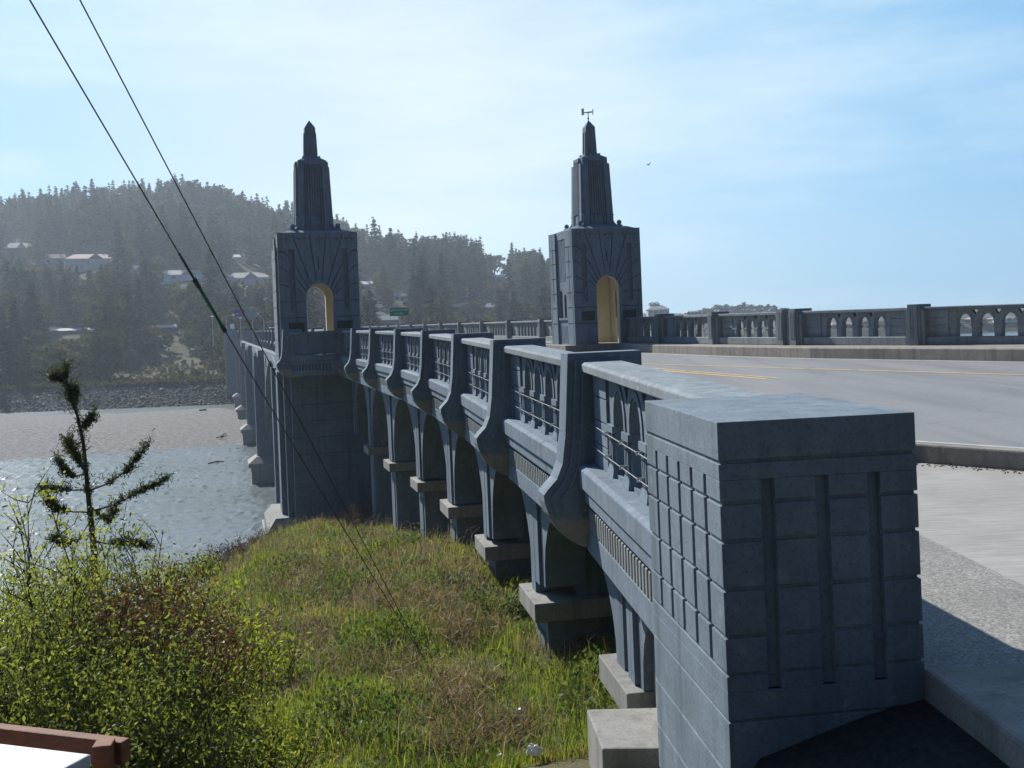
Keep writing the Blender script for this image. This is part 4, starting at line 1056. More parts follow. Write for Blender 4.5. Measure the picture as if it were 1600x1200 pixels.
# ------------------------------------------------------------------ FOREGROUND VEGETATION
L_YEL = leaf('spring_leaves', [(.11, .15, .020), (.22, .27, .035), (.36, .39, .06)], .5, 3)
L_GRN = leaf('shrub_leaves', [(.060, .085, .020), (.15, .19, .040), (.29, .33, .08)], .5, 3)
L_RED = leaf('reddish_leaves', [(.045, .060, .020), (.075, .060, .028), (.135, .055, .042), (.18, .085, .055)], .35, 4)
L_DRK = leaf('spruce_needles', [(.022, .038, .013), (.048, .072, .022), (.09, .115, .035)], .25, 4)
L_IVY = leaf('glossy_weed_leaves', [(.05, .09, .025), (.10, .16, .045), (.18, .24, .09)], .4, 3, .62, .25, .55, .15)
G_GRN = leaf('green_grass', [(.075, .13, .020), (.16, .235, .036), (.27, .34, .07)], .5, .8)
G_YEL = leaf('yellow_grass', [(.18, .22, .035), (.29, .32, .06), (.40, .39, .11)], .45, .8)
G_DRY = leaf('dry_grass', [(.11, .08, .055), (.24, .185, .125), (.42, .35, .255)], .35, .8)
TWIG = plain('twigs', (.085, .062, .045), .9, var=.35, scale=20)
def leaf_quads(P, rng, s0, s1, up=.35, asp=.42):
    n = len(P); d = rng.normal(size=(n, 3)); d[:, 2] += up * 2; d /= np.linalg.norm(d, axis=1)[:, None]
    b = rng.normal(size=(n, 3)); b -= d * (d * b).sum(1)[:, None]; b /= np.linalg.norm(b, axis=1)[:, None]
    s = rng.uniform(s0, s1, n)[:, None]
    V = np.empty((n, 4, 3)); V[:, 0] = P; V[:, 1] = P + d * s * .55 + b * s * asp * .5; V[:, 2] = P + d * s; V[:, 3] = P + d * s * .5 - b * s * asp * .5
    return V.reshape(-1, 3), np.arange(n * 4).reshape(-1, 4)
def shrub(name, base, w, h, nstem, per, ls, mat, label, cat='shrub', seed=0, lean=.5, depth=None, spread=.12, bare=.25, group=None, asp=.42):
    """stems fan out from the base, split into twigs, and carry leaves along the twigs"""
    rng = np.random.default_rng(seed); base = Vector(base); m = MB(); LP = []
    dw = depth or w
    per = int(per * (3.6 if ls[1] < .06 else 1.9))
    for i in range(nstem):
        an = rng.uniform(0, 2 * pi); rr = sqrt(rng.uniform(0, 1)); top = np.array([cos(an) * w / 2 * rr, sin(an) * dw / 2 * rr, h * (1 - .38 * rr ** 2) * rng.uniform(.72, 1.03)])
        b0 = np.array([top[0] * .35, top[1] * .35, -.25]); md = (b0 + top) / 2 + np.array([0, 0, .12 * h]) + rng.normal(0, .05 * h, 3)
        pts = [b0, md, top]; m.tube(pts, [.012 + .006 * h, .010, .003], 4, False)
        for k in range(6):
            f = rng.uniform(bare, 1); a = b0 * (1 - f) ** 2 + 2 * md * f * (1 - f) + top * f * f
            e = a + rng.normal(0, 1, 3) * np.array([.16, .16, .12]) * (h * .35 + .25) + np.array([0, 0, .10 * h])
            m.tube([a, (a + e) / 2 + rng.normal(0, .02, 3), e], [.006, .005, .002], 3, False)
            q = rng.uniform(.15, 1.05, (per // 6 + 1, 1)); LP.append(a + (e - a) * q + rng.normal(0, spread, (len(q), 3)))
        q = rng.uniform(bare, 1.02, (per // 4 + 1, 1)); LP.append(b0 * (1 - q) ** 2 + 2 * md * q * (1 - q) + top * q * q + rng.normal(0, spread * .7, (len(q), 3)))
    V, Q = leaf_quads(np.concatenate(LP), rng, *ls, asp=asp)
    o = empty(name, base, 0, label, cat, group)
    link('stems', m.mesh('stems', TWIG), o); link('foliage', np_mesh('foliage', V, Q, [mat]), o); return o
def gp(x, y):                         # photo point on the near bank
    u, v = uv(x, y); Ys = np.arange(6, 48, .05); zz = near_ground(u * Ys / F, Ys); ray = -v * Ys / F; k = np.argmax(zz > ray)
    return Vector((u * Ys[k] / F, Ys[k], float(zz[k])))
def on(X, Y): return Vector((X, Y, float(near_ground(X, Y))))
def root_at(x, ytop, Y, hgt):         # base point so that the top reaches ytop
    p = at(x, ytop, Y); return Vector((p.x, p.y, p.z - hgt))
shrub('shrub', root_at(60, 900, 7.6, 1.9), 2.2, 1.9, 70, 90, (.022, .052), L_GRN, 'dense grey-green shrub filling the left edge behind the wooden rail', seed=1)
shrub('shrub', root_at(255, 1010, 7.2, 1.6), 1.7, 1.6, 60, 80, (.022, .052), L_GRN, 'green leafy shrub just beyond the end of the wooden rail', seed=2)
shrub('shrub', root_at(30, 855, 9.6, 2.4), 2.3, 2.4, 60, 80, (.022, .054), L_GRN, 'tall twiggy green shrub at the far left under the bare sapling', seed=3)
shrub('shrub', root_at(165, 825, 10.2, 2.6), 2.0, 2.6, 70, 80, (.022, .054), L_YEL, 'yellow-green shrub around the foot of the spruce sapling', seed=4)
shrub('shrub', root_at(215, 905, 8.9, 2.2), 1.9, 2.2, 80, 95, (.022, .052), L_RED, 'dark reddish leaved shrub in the middle of the thicket', seed=5)
shrub('shrub', root_at(235, 925, 8.0, 1.7), 1.3, 1.7, 60, 90, (.022, .052), L_RED, 'dark red-brown shrub nearest the open grass, in front of the taller red one', seed=16)
shrub('shrub', root_at(110, 960, 8.4, 1.9), 1.6, 1.9, 60, 85, (.020, .048), L_RED, 'reddish budding shrub left of the darkest red shrub', seed=15)
shrub('shrub', root_at(330, 1010, 8.2, 1.7), 1.3, 1.7, 46, 60, (.022, .048), L_YEL, 'bright yellow-green young shrub leaning over the grass slope', seed=6)
shrub('shrub', root_at(300, 925, 10.5, 1.5), 1.3, 1.5, 30, 55, (.045, .09), L_YEL, 'sparse yellow-green shrub behind the red thicket', seed=7, bare=.35)
shrub('shrub', root_at(395, 960, 12.5, 1.2), 1.1, 1.2, 18, 40, (.05, .09), L_YEL, 'small bright shrub on the open grass near the thicket', seed=8, bare=.4)
shrub('shrub', root_at(140, 1060, 6.6, 1.3), 1.7, 1.3, 46, 80, (.020, .048), L_GRN, 'low green shrub directly behind the white box', seed=9)
shrub('shrub', root_at(370, 1120, 7.4, .95), 1.3, .95, 30, 55, (.020, .048), L_YEL, 'low sprouting shrub at the bottom edge of the slope', seed=10, bare=.3)
shrub('shrub', root_at(300, 878, 22, 1.3), 1.5, 1.5, 26, 70, (.07, .13), L_GRN, 'dark shrub on the brink of the bank above the river', seed=11)
shrub('shrub', root_at(265, 905, 21, 1.6), 2.2, 1.6, 30, 60, (.06, .12), L_DRK, 'very dark bush below the brink beside the water', seed=12)
for k, (x, y, Y) in enumerate(((360, 850, 30), (395, 838, 33), (425, 832, 36), (340, 868, 27))):
    shrub('dry_brush', root_at(x, y, Y, .9), 1.6, 1.0, 34, 26, (.04, .09), BARE, 'brown leafless brush along the brink of the grassy bank', 'brush', seed=30 + k, spread=.1, group='brown brush along the bank edge')
shrub('dry_weed', root_at(562, 788, 35, 1.1), 1.2, 1.2, 26, 24, (.03, .07), BARE, 'tall dry brown weed standing against the pylon wall', 'weed', seed=41, bare=.5)
for k, (x, y, w) in enumerate(((640, 850, 1.2), (795, 905, .9), (830, 962, .9), (760, 960, 1.0))):
    p = gp(x, y); shrub('weed_clump', p, w, .28, 22, 24, (.05, .11), L_IVY, 'low clump of glossy green weeds near the foot of the bridge piers', 'weeds', seed=50 + k, bare=.1, group='green weed clumps beside the piers')
for k, (x, y, w) in enumerate(((620, 965, 1.3), (690, 990, 1.0), (690, 1085, .9), (480, 930, 1.5), (430, 1000, 1.3), (560, 1060, 1.0), (720, 1150, .9), (640, 945, 1.0), (860, 890, 1.0))):
    p = gp(x, y); shrub('dry_clump', p, w * 1.9, .17, 44, 44, (.08, .22), G_DRY, 'brown clump of dead stalks in the rough grass', 'weeds', seed=70 + k, bare=.1, asp=.05, group='dead brown clumps in the grass')

# bare sapling with a few leaves at the far left
shrub('sapling', root_at(62, 745, 9.2, 2.7), 1.3, 2.7, 9, 26, (.04, .08), L_YEL, 'thin twiggy sapling with sparse yellow-green leaves against the river, far left', 'sapling', seed=81, bare=.45, spread=.03)
shrub('sapling', root_at(205, 760, 10.8, 2.6), 1.0, 2.6, 7, 22, (.04, .08), L_YEL, 'leggy sapling with yellow-green sprigs rising beside the spruce', 'sapling', seed=82, bare=.5, spread=.03)

# young spruce with upswept limbs
SY = 12.0
def sp(x, y, dy=0): return at(x, y, SY + dy)
spr = empty('spruce_sapling', sp(148, 905), 0, 'young spruce with a bare leading stem and upswept limbs in front of the river', 'tree')
o0 = Vector(spr.location)
tr = MB(); tpts = [(150, 960), (147, 860), (138, 775), (134, 730), (130, 690), (121, 650), (112, 625), (103, 590), (102, 570)]
tr.tube([sp(*q) - o0 for q in tpts], [.05, .038, .028, .024, .020, .016, .012, .007, .003], 7)
limbs = [((139, 800), (175, 790), (225, 765), (262, 748), .1), ((136, 768), (165, 757), (200, 735), (232, 692), -.3), ((139, 800), (115, 800), (90, 795), (72, 782), -.2), ((135, 765), (110, 766), (85, 765), (70, 764), .2), ((133, 740), (115, 745), (102, 735), (90, 718), .3), ((129, 690), (118, 695), (110, 700), (104, 690), .2), ((123, 668), (130, 668), (138, 660), (145, 648), -.2), ((140, 790), (150, 800), (170, 815), (178, 795), .5), ((136, 745), (128, 730), (120, 715), (107, 690), -.4), ((143, 845), (170, 850), (200, 848), (235, 853), .3), ((141, 835), (120, 845), (100, 850), (85, 842), -.4), ((105, 610), (112, 605), (118, 612), (115, 625), .1), ((104, 600), (98, 596), (92, 590), (84, 590), 0)]
NP, ND = [], []
rg = np.random.default_rng(3)
def fuzz(pts, n, r0, lo=.25):
    pts = [np.array(q) for q in pts]; cl = rg.uniform(lo, 1, max(2, n // 5)) ** .8
    for i in range(n):
        s = min(1, max(lo * .8, cl[rg.integers(len(cl))] + rg.normal(0, .025))) * (len(pts) - 1); k = min(int(s), len(pts) - 2); p = pts[k] + (pts[k + 1] - pts[k]) * (s - k); d = pts[k + 1] - pts[k]; d = d / np.linalg.norm(d)
        side = rg.normal(size=3); side /= np.linalg.norm(side); tip = p + (side * .8 + d * .5 + np.array([0, 0, .25])) * r0 * min(1.8, .18 + rg.exponential(.55))
        for f in np.linspace(.1, 1, 8):
            NP.append(p + (tip - p) * f + rg.normal(0, .006, 3)); q = rg.normal(size=3); q /= np.linalg.norm(q); ND.append((tip - p) / np.linalg.norm(tip - p) * .7 + q)
for L in limbs:
    pts = [sp(*q, L[4] * j / 3) - o0 for j, q in enumerate(L[:4])]; tr.tube(pts, [.013, .010, .007, .003], 5)
    fuzz(pts, 150, .095)
fuzz([sp(*q) - o0 for q in tpts[3:6]], 40, .12, 0); fuzz([sp(*q) - o0 for q in tpts[5:]], 130, .12, 0); fuzz([sp(*q) - o0 for q in tpts[1:4]], 60, .15, 0)
link('trunk', tr.mesh('trunk', TRUNK), spr)
NP = np.array(NP); ND = np.array(ND); ND /= np.linalg.norm(ND, axis=1)[:, None]
B_ = rg.normal(size=NP.shape); B_ -= ND * (ND * B_).sum(1)[:, None]; B_ /= np.linalg.norm(B_, axis=1)[:, None]
V, Q = quads_from(NP + ND * .016, ND * .02, B_ * .0042); link('needles', np_mesh('needles', V, Q, [L_DRK]), spr)

# grass: blades over the bank
def grass(name, n, mat, hmin, hmax, wid, sel, label, seed, bend=.6):
    rng = np.random.default_rng(seed)
    Y = 9.0 + 33 * rng.uniform(0, 1, n * 4) ** 1.25; e = edge_x(Y); X = e - 1.6 + (np.interp(Y, YL, XL) + 2.2 - e + 1.6) * rng.uniform(0, 1, n * 4)
    pat = np.sin(X * .9 + 1.2 * np.sin(Y * .37)) * np.sin(Y * .45 + 1.1 * np.sin(X * .6)) + .35 * np.sin(X * 2.7 + Y * 1.9) * np.sin(Y * 2.2 - X)
    keep = sel(pat, rng.uniform(0, 1, len(Y)), X, Y); X, Y, pat = X[keep][:n], Y[keep][:n], pat[keep][:n]; n = len(X)
    Z = near_ground(X, Y); k = np.clip(.6 + Y / 28, .6, 1.8)
    tuft = rng.normal(0, 1, (n, 2)) * .02
    h = rng.uniform(hmin, hmax, n); a = rng.uniform(0, 2 * pi, n); bx, by_ = np.cos(a) * h * bend * rng.uniform(.2, 1.1, n), np.sin(a) * h * bend * rng.uniform(.2, 1.1, n)
    c = rng.uniform(0, 2 * pi, n); w = wid * k * rng.uniform(.6, 1.3, n); wx, wy = np.cos(c) * w, np.sin(c) * w
    P0_ = np.stack([X, Y, Z - .03], 1); P1 = np.stack([X + bx * .35, Y + by_ * .35, Z + h * .62], 1); P2 = np.stack([X + bx, Y + by_, Z + h * (1 - .25 * bend)], 1); Wv = np.stack([wx, wy, wx * 0], 1)
    V = np.stack([P0_ - Wv, P0_ + Wv, P1 + Wv * .7, P1 - Wv * .7, P2 + Wv * .12, P2 - Wv * .12], 1).reshape(-1, 3)
    b = np.arange(n)[:, None] * 6; Q = np.concatenate([b + np.array([[0, 1, 2, 3]]), b + np.array([[3, 2, 4, 5]])]); 
    return tag(link(name, np_mesh(name, V, Q, [mat])), label, 'grass', None, 'stuff')
grass('grass', 56000, G_GRN, .04, .20, .0055, lambda p, r, X, Y: r < (.10 + .75 * (p > -.05) * (1 - .6 * (p > .8))) * np.where((Y > 15) & (Y < 36) & (X > -4.6 - .12 * (Y - 15)), .30, 1), 'rough green grass covering the bank beneath the bridge', 1)
grass('grass', 30000, G_YEL, .04, .16, .0075, lambda p, r, X, Y: r < .12 + .6 * (np.abs(p - .1) < .3), 'short yellow-green grass patches on the bank', 2)
grass('grass', 52000, G_DRY, .06, .30, .0042, lambda p, r, X, Y: r < .14 + .7 * (p < -.12) + .25 * ((Y > 15) & (Y < 36) & (X > -4.6 - .12 * (Y - 15))), 'dead straw coloured grass patches on the bank', 3, .9)
grass('dry_stalks', 2600, G_DRY, .35, .75, .0035, lambda p, r, X, Y: r < .5, 'scattered tall dry stalks standing in the rough grass', 8, .8)
grass('grass', 7000, G_GRN, .18, .38, .006, lambda p, r, X, Y: r < .15 + .6 * (np.sin(X * 2.1 + Y) * np.sin(Y * 1.4 - X) > .45), 'taller tufts of dark green grass dotted over the bank', 12, .7)
def cover(n, seed):
    rng = np.random.default_rng(seed); Y = 9 + 32 * rng.uniform(0, 1, n * 4) ** 1.2; e = edge_x(Y); X = e - 1.2 + (np.interp(Y, YL, XL) + 1.6 - e + 1.2) * rng.uniform(0, 1, n * 4)
    p = np.sin(X * 1.7 + 1.4 * np.sin(Y * .8)) * np.sin(Y * 1.1 + 1.3 * np.sin(X * .9)) + .5 * np.sin(X * 5.1 + Y * 3.3) * np.sin(Y * 4.2 - X * 2)
    k = rng.uniform(0, 1, len(Y)) < .06 + .8 * (p > .25); X, Y = X[k][:n], Y[k][:n]
    P = np.stack([X, Y, near_ground(X, Y) + rng.uniform(0, .16, len(X))], 1); V, Q = leaf_quads(P, rng, .03, .085, .5, .6); return np_mesh('ground_cover', V, Q, [L_IVY])
tag(link('ground_cover', cover(42000, 77)), 'low broad leaved weeds matted through the grass of the bank', 'weeds', None, 'stuff')
def peb():
    a = random.uniform(0, 1); return 4.1 + a * 2.3 + random.gauss(0, .08), 10.72 - a * 2.7 - abs(random.gauss(0, .10)), -1.65
tag(link('grit', rocks(260, peb, .004, .010, 'grit', plain('grit_stone', (.13, .115, .095), .9, var=.5, scale=30))), 'loose grit and small stones lying along the foot of the kerb', 'gravel', None, 'stuff')
# grass on the levee top and the meadow
def far_grass(n, seed):
    rng = np.random.default_rng(seed); X = rng.uniform(-150, -42, n); Y = shore(X) + 8 + 40 * rng.uniform(0, 1, n) ** 2; Z = hill(X, Y); h = rng.uniform(.3, .9, n)
    A, Bq = rand_axes(n, .35, .8, rng); P = np.stack([X, Y, Z + h * .3], 1); V, Q = quads_from(P, A * .8, Bq); return np_mesh('meadow_grass', V, Q, [BROAD])
tag(link('meadow_grass', far_grass(5000, 4)), 'strip of yellow-green grass along the levee top on the far bank', 'grass', None, 'stuff')
rng_ = np.random.default_rng(9)

# ------------------------------------------------------------------ THINGS
# litter
def litter(x, y, w, h, label, seed):
    w *= .62; h *= .6
    rng = np.random.default_rng(seed); p = gp(x, y); bm = bmesh.new(); bmesh.ops.create_icosphere(bm, subdivisions=3, radius=1)
    for v in bm.verts:
        k = 1 + .35 * sin(v.co.x * 5 + seed) * sin(v.co.y * 4) + rng.normal(0, .13); v.co = Vector((v.co.x * w / 2 * k, v.co.y * w / 3 * k, max(-.02, v.co.z * h / 2 * k)))
    me = bpy.data.meshes.new('litter'); bm.to_mesh(me); bm.free(); me.materials.append(WHITE)
    tag(link('litter', me, None, p + Vector((0, 0, h * .45 + .06)), rng.uniform(0, 6)), label, 'litter')
litter(812, 1128, .20, .13, 'crumpled white plastic scrap on the grass left of the concrete block', 2)
litter(836, 1195, .20, .20, 'crumpled white plastic bag at the bottom edge beside the concrete block', 3)
litter(785, 1197, .16, .08, 'small white paper scrap at the bottom edge, left of the crumpled bag', 4)
litter(566, 1140, .10, .03, 'tiny pale scrap of litter in the middle of the grass slope', 5)
# concrete block by the first pier
cb = MB(); cb.prism([(.56, 7.87), (2.2, 7.75), (2.15, 8.62), (.50, 8.68)], -5, -3.32)
tag(link('concrete_block', cb.mesh('concrete_block', C_RAW), bevel=.015), 'pale rough concrete footing block between the grass and the near pillar', 'block')
# wooden rail and white box
def wood():
    m, nt, N, L, bs = nodes('red_stained_wood'); g = noise(nt, coords(nt, scale=(3, 40, 40)), 1, 5, .6)
    L.new(ramp(nt, g, [(.3, (.095, .030, .012)), (.7, (.20, .065, .026))]), bs.inputs['Base Color']); bs.inputs['Roughness'].default_value = .75; bump(nt, bs, g, .5, .01); return m
WOOD = wood()
pa = at(162, 1160, 4.6); pa2 = atz(-200, 1118, at(162, 1160, 4.6).z)
wr = empty('wooden_rail', (pa.x, pa.y, -1.8), 0, 'red-brown timber rail with a square post at the bottom left corner', 'fence')
m = MB(); w = .042; m.prism([(-w, -w), (w, -w), (w, w), (-w, w)], -1.2, pa.z + 1.8); link('post', m.mesh('post', WOOD), wr, rz=radians(9), bevel=.006)
d = (pa2 - pa); d.z = 0; L_ = d.length; m = MB(); m.box(-.085, L_, -.03, .03, -.105, 0)
ro = link('rail', m.mesh('rail', WOOD), wr, loc=(0, .075, pa.z + 1.8 - .012), rz=atan2(d.y, d.x), bevel=.006)
pb_ = pa2; m = MB(); m.prism([(-w, -w), (w, -w), (w, w), (-w, w)], -1.2, pa.z + 1.8); link('post', m.mesh('post', WOOD), wr, loc=(pb_.x - pa.x, pb_.y - pa.y, 0), bevel=.006)
def boxmat():
    m, nt, N, L, bs = nodes('streaked_white_metal'); p = coords(nt); a = noise(nt, coords(nt, scale=(3, 14, 3)), 1, 5, .6)
    L.new(ramp(nt, a, [(.42, (.44, .455, .47)), (.58, (.37, .31, .30)), (.72, (.45, .465, .475))]), bs.inputs['Base Color']); bs.inputs['Roughness'].default_value = .4; return m
BOXM = boxmat()
bz = -1.78
c_ = [atz(143, 1178, bz), atz(98, 1202, bz)]
e1 = (atz(0, 1161, bz) - c_[0]); e1.normalize(); e2 = (c_[1] - c_[0]); e2.normalize()
bx_ = empty('cabinet', (c_[0].x, c_[0].y, -3.0), 0, 'white metal utility cabinet with streaked lid behind the timber rail', 'cabinet')
def para(mb, o, a, b, la, lb, z0, z1): mb.prism([(o.x, o.y), (o.x + a.x * la, o.y + a.y * la), (o.x + a.x * la + b.x * lb, o.y + a.y * la + b.y * lb), (o.x + b.x * lb, o.y + b.y * lb)], z0, z1)
m = MB(); para(m, Vector((0, 0, 0)) + (e1 + e2) * .015, e1, e2, 1.17, .75, -1, bz + 3 - .06); link('body', m.mesh('body', BOXM), bx_)
m = MB(); para(m, Vector((0, 0, 0)), e1, e2, 1.2, .78, bz + 3 - .055, bz + 3); link('lid', m.mesh('lid', BOXM), bx_, bevel=.008)

# guy wires and the pole they hang from (outside the frame)
ANC = gp(665, 1035); POLE = Vector((-3.75, -.5, 0))
def guy(q, Yq, sag, label, guard):
    Q0 = at(q[0], q[1], Yq); k = (POLE.y - ANC.y) / (Q0.y - ANC.y); T = ANC + (Q0 - ANC) * k
    e = empty('guy_wire', ANC, 0, label, 'wire')
    P = lambda s: ANC.lerp(T, s) - Vector((0, 0, sag * 4 * s * (1 - s)))
    m = MB(); m.tube([P(i / 24) - ANC for i in range(25)], .0052, 6); link('strand', m.mesh('strand', WIRE), e)
    if guard:
        def find(x):
            return min((i / 2000 for i in range(2001) if P(i / 2000).y > 1), key=lambda s: abs(to_px(P(s))[0] - x))
        for a, b, r, mt, nm in ((310, 349, .015, GREEN_GUARD, 'guard_sleeve'), (281, 311, .010, WIRE, 'clamp'), (304, 311, .019, WIRE, 'clamp'), (347, 352, .019, WIRE, 'clamp')):
            m = MB(); m.tube([P(find(a)) - ANC, P(find(b)) - ANC], r, 8); link(nm, m.mesh(nm, mt), e)
    return T
T1 = guy((70, 0), 5.95, .16, 'dark guy wire with a green guard sleeve slanting down to the grass', True)
T2 = guy((125, 0), 6.31, .0, 'plain dark guy wire above and right of the one with the green sleeve', False)
m = MB(); m.tube([ANC + Vector((.03, 0, -.1)), ANC + Vector((.0, -.02, .18))], .02, 8); tag(link('guy_anchor', m.mesh('guy_anchor', DARKMETAL)), 'short dark metal anchor rod in the grass where the wires end', 'anchor')
up_ = empty('utility_pole', (POLE.x, POLE.y, -2.2), 0, 'tall wooden utility pole that carries the two guy wires', 'pole')
m = MB(); m.tube([(0, 0, -.5), (0, 0, 12.5)], [.16, .11], 12); link('shaft', m.mesh('shaft', WOOD if False else plain('pole_wood', (.12, .09, .065), .9)), up_)
m = MB(); m.box(-1.2, 1.2, -.06, .06, 11.6, 11.75); link('crossarm', m.mesh('crossarm', plain('arm_wood', (.12, .09, .065), .9)), up_)

# wind sensor on the right spire
Rz = Matrix.Rotation(PHI, 3, 'Z'); tip = pr_org + Rz @ Vector((0, pyc, 8.6))
ws = empty('wind_sensor', tip, 0, 'small propeller wind vane on a mast on top of the right pylon', 'wind vane')
ws.scale = (.85, .85, .85)
m = MB(); m.tube([(0, 0, 0), (0, 0, .42)], .022, 8); m.ball((0, 0, .12), .05); link('mast', m.mesh('mast', DARKMETAL), ws)
m = MB(); m.tube([(-.26, 0, .42), (.10, 0, .44), (.24, 0, .45)], [.02, .045, .03], 8); link('body', m.mesh('body', GALV), ws)
m = MB(); m.box(-.34, -.20, -.012, .012, .30, .64); link('tail_fin', m.mesh('tail_fin', WHITE), ws)
m = MB()
for k in range(4):
    a = k * pi / 2 + .5; Rm = Matrix.Rotation(a, 3, 'X') @ Matrix.Rotation(.5, 3, 'Z'); v0 = MB().box(-.01, .01, -.025, .025, .0, .15); m.add([tuple(Rm @ Vector(v) + Vector((.25, 0, .45))) for v in v0.v], v0.f)
link('propeller', m.mesh('propeller', DARKMETAL), ws)

# gull
bp = at(1013, 258, 70); gl = empty('gull', bp, .6, 'small dark bird flying in the sky right of the right pylon', 'bird')
m = MB(); m.tube([(-.22, 0, 0), (-.1, 0, .03), (.06, 0, .03), (.17, 0, .05), (.22, 0, .04)], [.01, .05, .055, .035, .008], 8)
m.add([(-.05, .03, .05), (.08, .03, .05), (.10, .30, .20), (-.02, .30, .19), (-.02, .62, .14), (-.06, .60, .13)], [(0, 1, 2, 3), (3, 2, 4, 5)])
m.add([(-.05, -.03, .05), (.08, -.03, .05), (.10, -.28, .22), (-.02, -.28, .21), (-.02, -.52, .30), (-.06, -.50, .29)], [(3, 2, 1, 0), (5, 4, 2, 3)])
gl.scale = (.6, .6, .6)
link('body', m.mesh('body', plain('bird_feathers', (.08, .08, .085), .8)), gl)

# signs
def text(body, size, loc, parent, mat, rz=0):
    cu = bpy.data.curves.new('lettering', 'FONT'); cu.body = body; cu.size = size; cu.align_x = 'CENTER'; cu.align_y = 'CENTER'; cu.extrude = .003; cu.materials.append(mat)
    t = bpy.data.objects.new('tmp', cu); COL.objects.link(t)
    me = bpy.data.meshes.new_from_object(t.evaluated_get(bpy.context.evaluated_depsgraph_get())); bpy.data.objects.remove(t)
    o = bpy.data.objects.new('lettering', me); COL.objects.link(o); o.parent = parent; o.location = loc; o.rotation_euler = (pi / 2, 0, rz); return o
SG = plain('sign_green', (.0, .18, .115), .4, var=.05); SBL = plain('sign_blue', (.02, .08, .32), .4); SWH = plain('sign_white', (.72, .74, .74), .4); SRD = plain('sign_red', (.40, .07, .09), .5)
ps = at(624.5, 508, 79); ps.z = -1.15
gs = empty('road_sign', ps, radians(3), 'green road sign with white lettering on a post at the far balustrade', 'road sign')
top = at(624, 481, 79).z - ps.z; bot = at(624, 493.5, 79).z - ps.z
m = MB(); m.tube([(0, .04, 0), (0, .04, top)], .04, 8); link('post', m.mesh('post', GALV), gs)
m = MB(); m.box(-.72, .72, -.02, .0, bot, top); bd = link('board', m.mesh('board', SG), gs)
text('JERRYS FLAT RD', .185, (0, -.028, bot + .43), bd, SWH); text('1/4 MILE', .185, (0, -.028, bot + .17), bd, SWH)
def lamp(x, ytop, xarm, yarm, Y, label):
    p = at(x, ytop, Y); a = at(xarm, yarm, Y); e = empty('street_lamp', (p.x, p.y, -1.2), 0, label, 'street lamp'); o = Vector((p.x, p.y, -1.2))
    m = MB(); m.tube([(0, 0, -2), p - o], [.11, .07], 7); link('pole', m.mesh('pole', GALV), e)
    m = MB(); m.tube([p - o, (p + (a - p) * .5 + Vector((0, 0, .18))) - o, a - o], .05, 6); link('arm', m.mesh('arm', GALV), e)
    h = a - o; m = MB(); m.ball((h.x, h.y, h.z - .05), .28, sq=(1.5, .7, .45)); link('lamp_head', m.mesh('lamp_head', SWH), e)
lamp(353, 496, 365, 492, 214, 'grey street lamp with its arm pointing right at the far bridge end')
lamp(412, 499, 401, 489.5, 190, 'grey street lamp with its arm pointing left behind the diamond sign')
lamp(331.5, 496, 331.5, 494, 222, 'plain grey lamp post standing left of the far bridge end')
def board(name, x0, x1, y0, y1, Y, mat, label, cat, foot=-1.15, extra=None):
    a, b = at(x0, y1, Y), at(x1, y0, Y); e = empty(name, ((a.x + b.x) / 2, Y, foot), 0, label, cat); w = (b.x - a.x) / 2
    m = MB(); m.tube([(0, .06, -.6), (0, .06, b.z - foot)], .05, 6); link('post', m.mesh('post', GALV), e)
    m = MB(); m.box(-w, w, -.03, .0, a.z - foot, b.z - foot); bd = link('board', m.mesh('board', mat), e)
    return e, bd, a.z - foot, b.z - foot, w
e, bd, z0, z1, w = board('service_sign', 367.5, 382.5, 484, 495, 150, SBL, 'blue road sign with a red and white symbol at the far bridge end', 'road sign')
m = MB(); m.box(-.10, .28, -.05, -.034, z0 + .02, z1 - .12); link('symbol', m.mesh('symbol', SRD), bd)
m = MB(); m.box(-.55, -.15, -.05, -.034, z0 + .42, z0 + .52); link('arrow', m.mesh('arrow', SWH), bd)
m = MB(); m.box(-.24, .28, -.03, .0, z0 - .32, z0 - .06); link('plate', m.mesh('plate', SWH), bd)
p = at(394.5, 492, 110); e = empty('warning_sign', (p.x, p.y, -1.15), 0, 'grey back of a diamond shaped warning sign beyond the left pylon', 'road sign')
m = MB(); r = .67; m.slab([(0, -r + p.z + 1.15), (r, p.z + 1.15), (0, r + p.z + 1.15), (-r, p.z + 1.15)], -.02, .01); link('board', m.mesh('board', plain('bare_aluminium', (.40, .41, .41), .5, .3)), e)
m = MB(); m.tube([(0, -.07, -.3), (0, -.07, p.z + 1.15 + r + .15)], .05, 6); link('post', m.mesh('post', GALV), e)
board('notice_board', 359.5, 366, 506, 514, 206, SWH, 'small pale notice board standing at the far abutment', 'sign')
board('white_panel', 361.5, 373, 516, 520, 204, SWH, 'low white panel beside the end of the far balustrade', 'sign')
tag_, *_ = board('red_panel', 355, 360, 511, 516, 212, SRD, 'small faded red panel beside the pale notice board', 'sign')

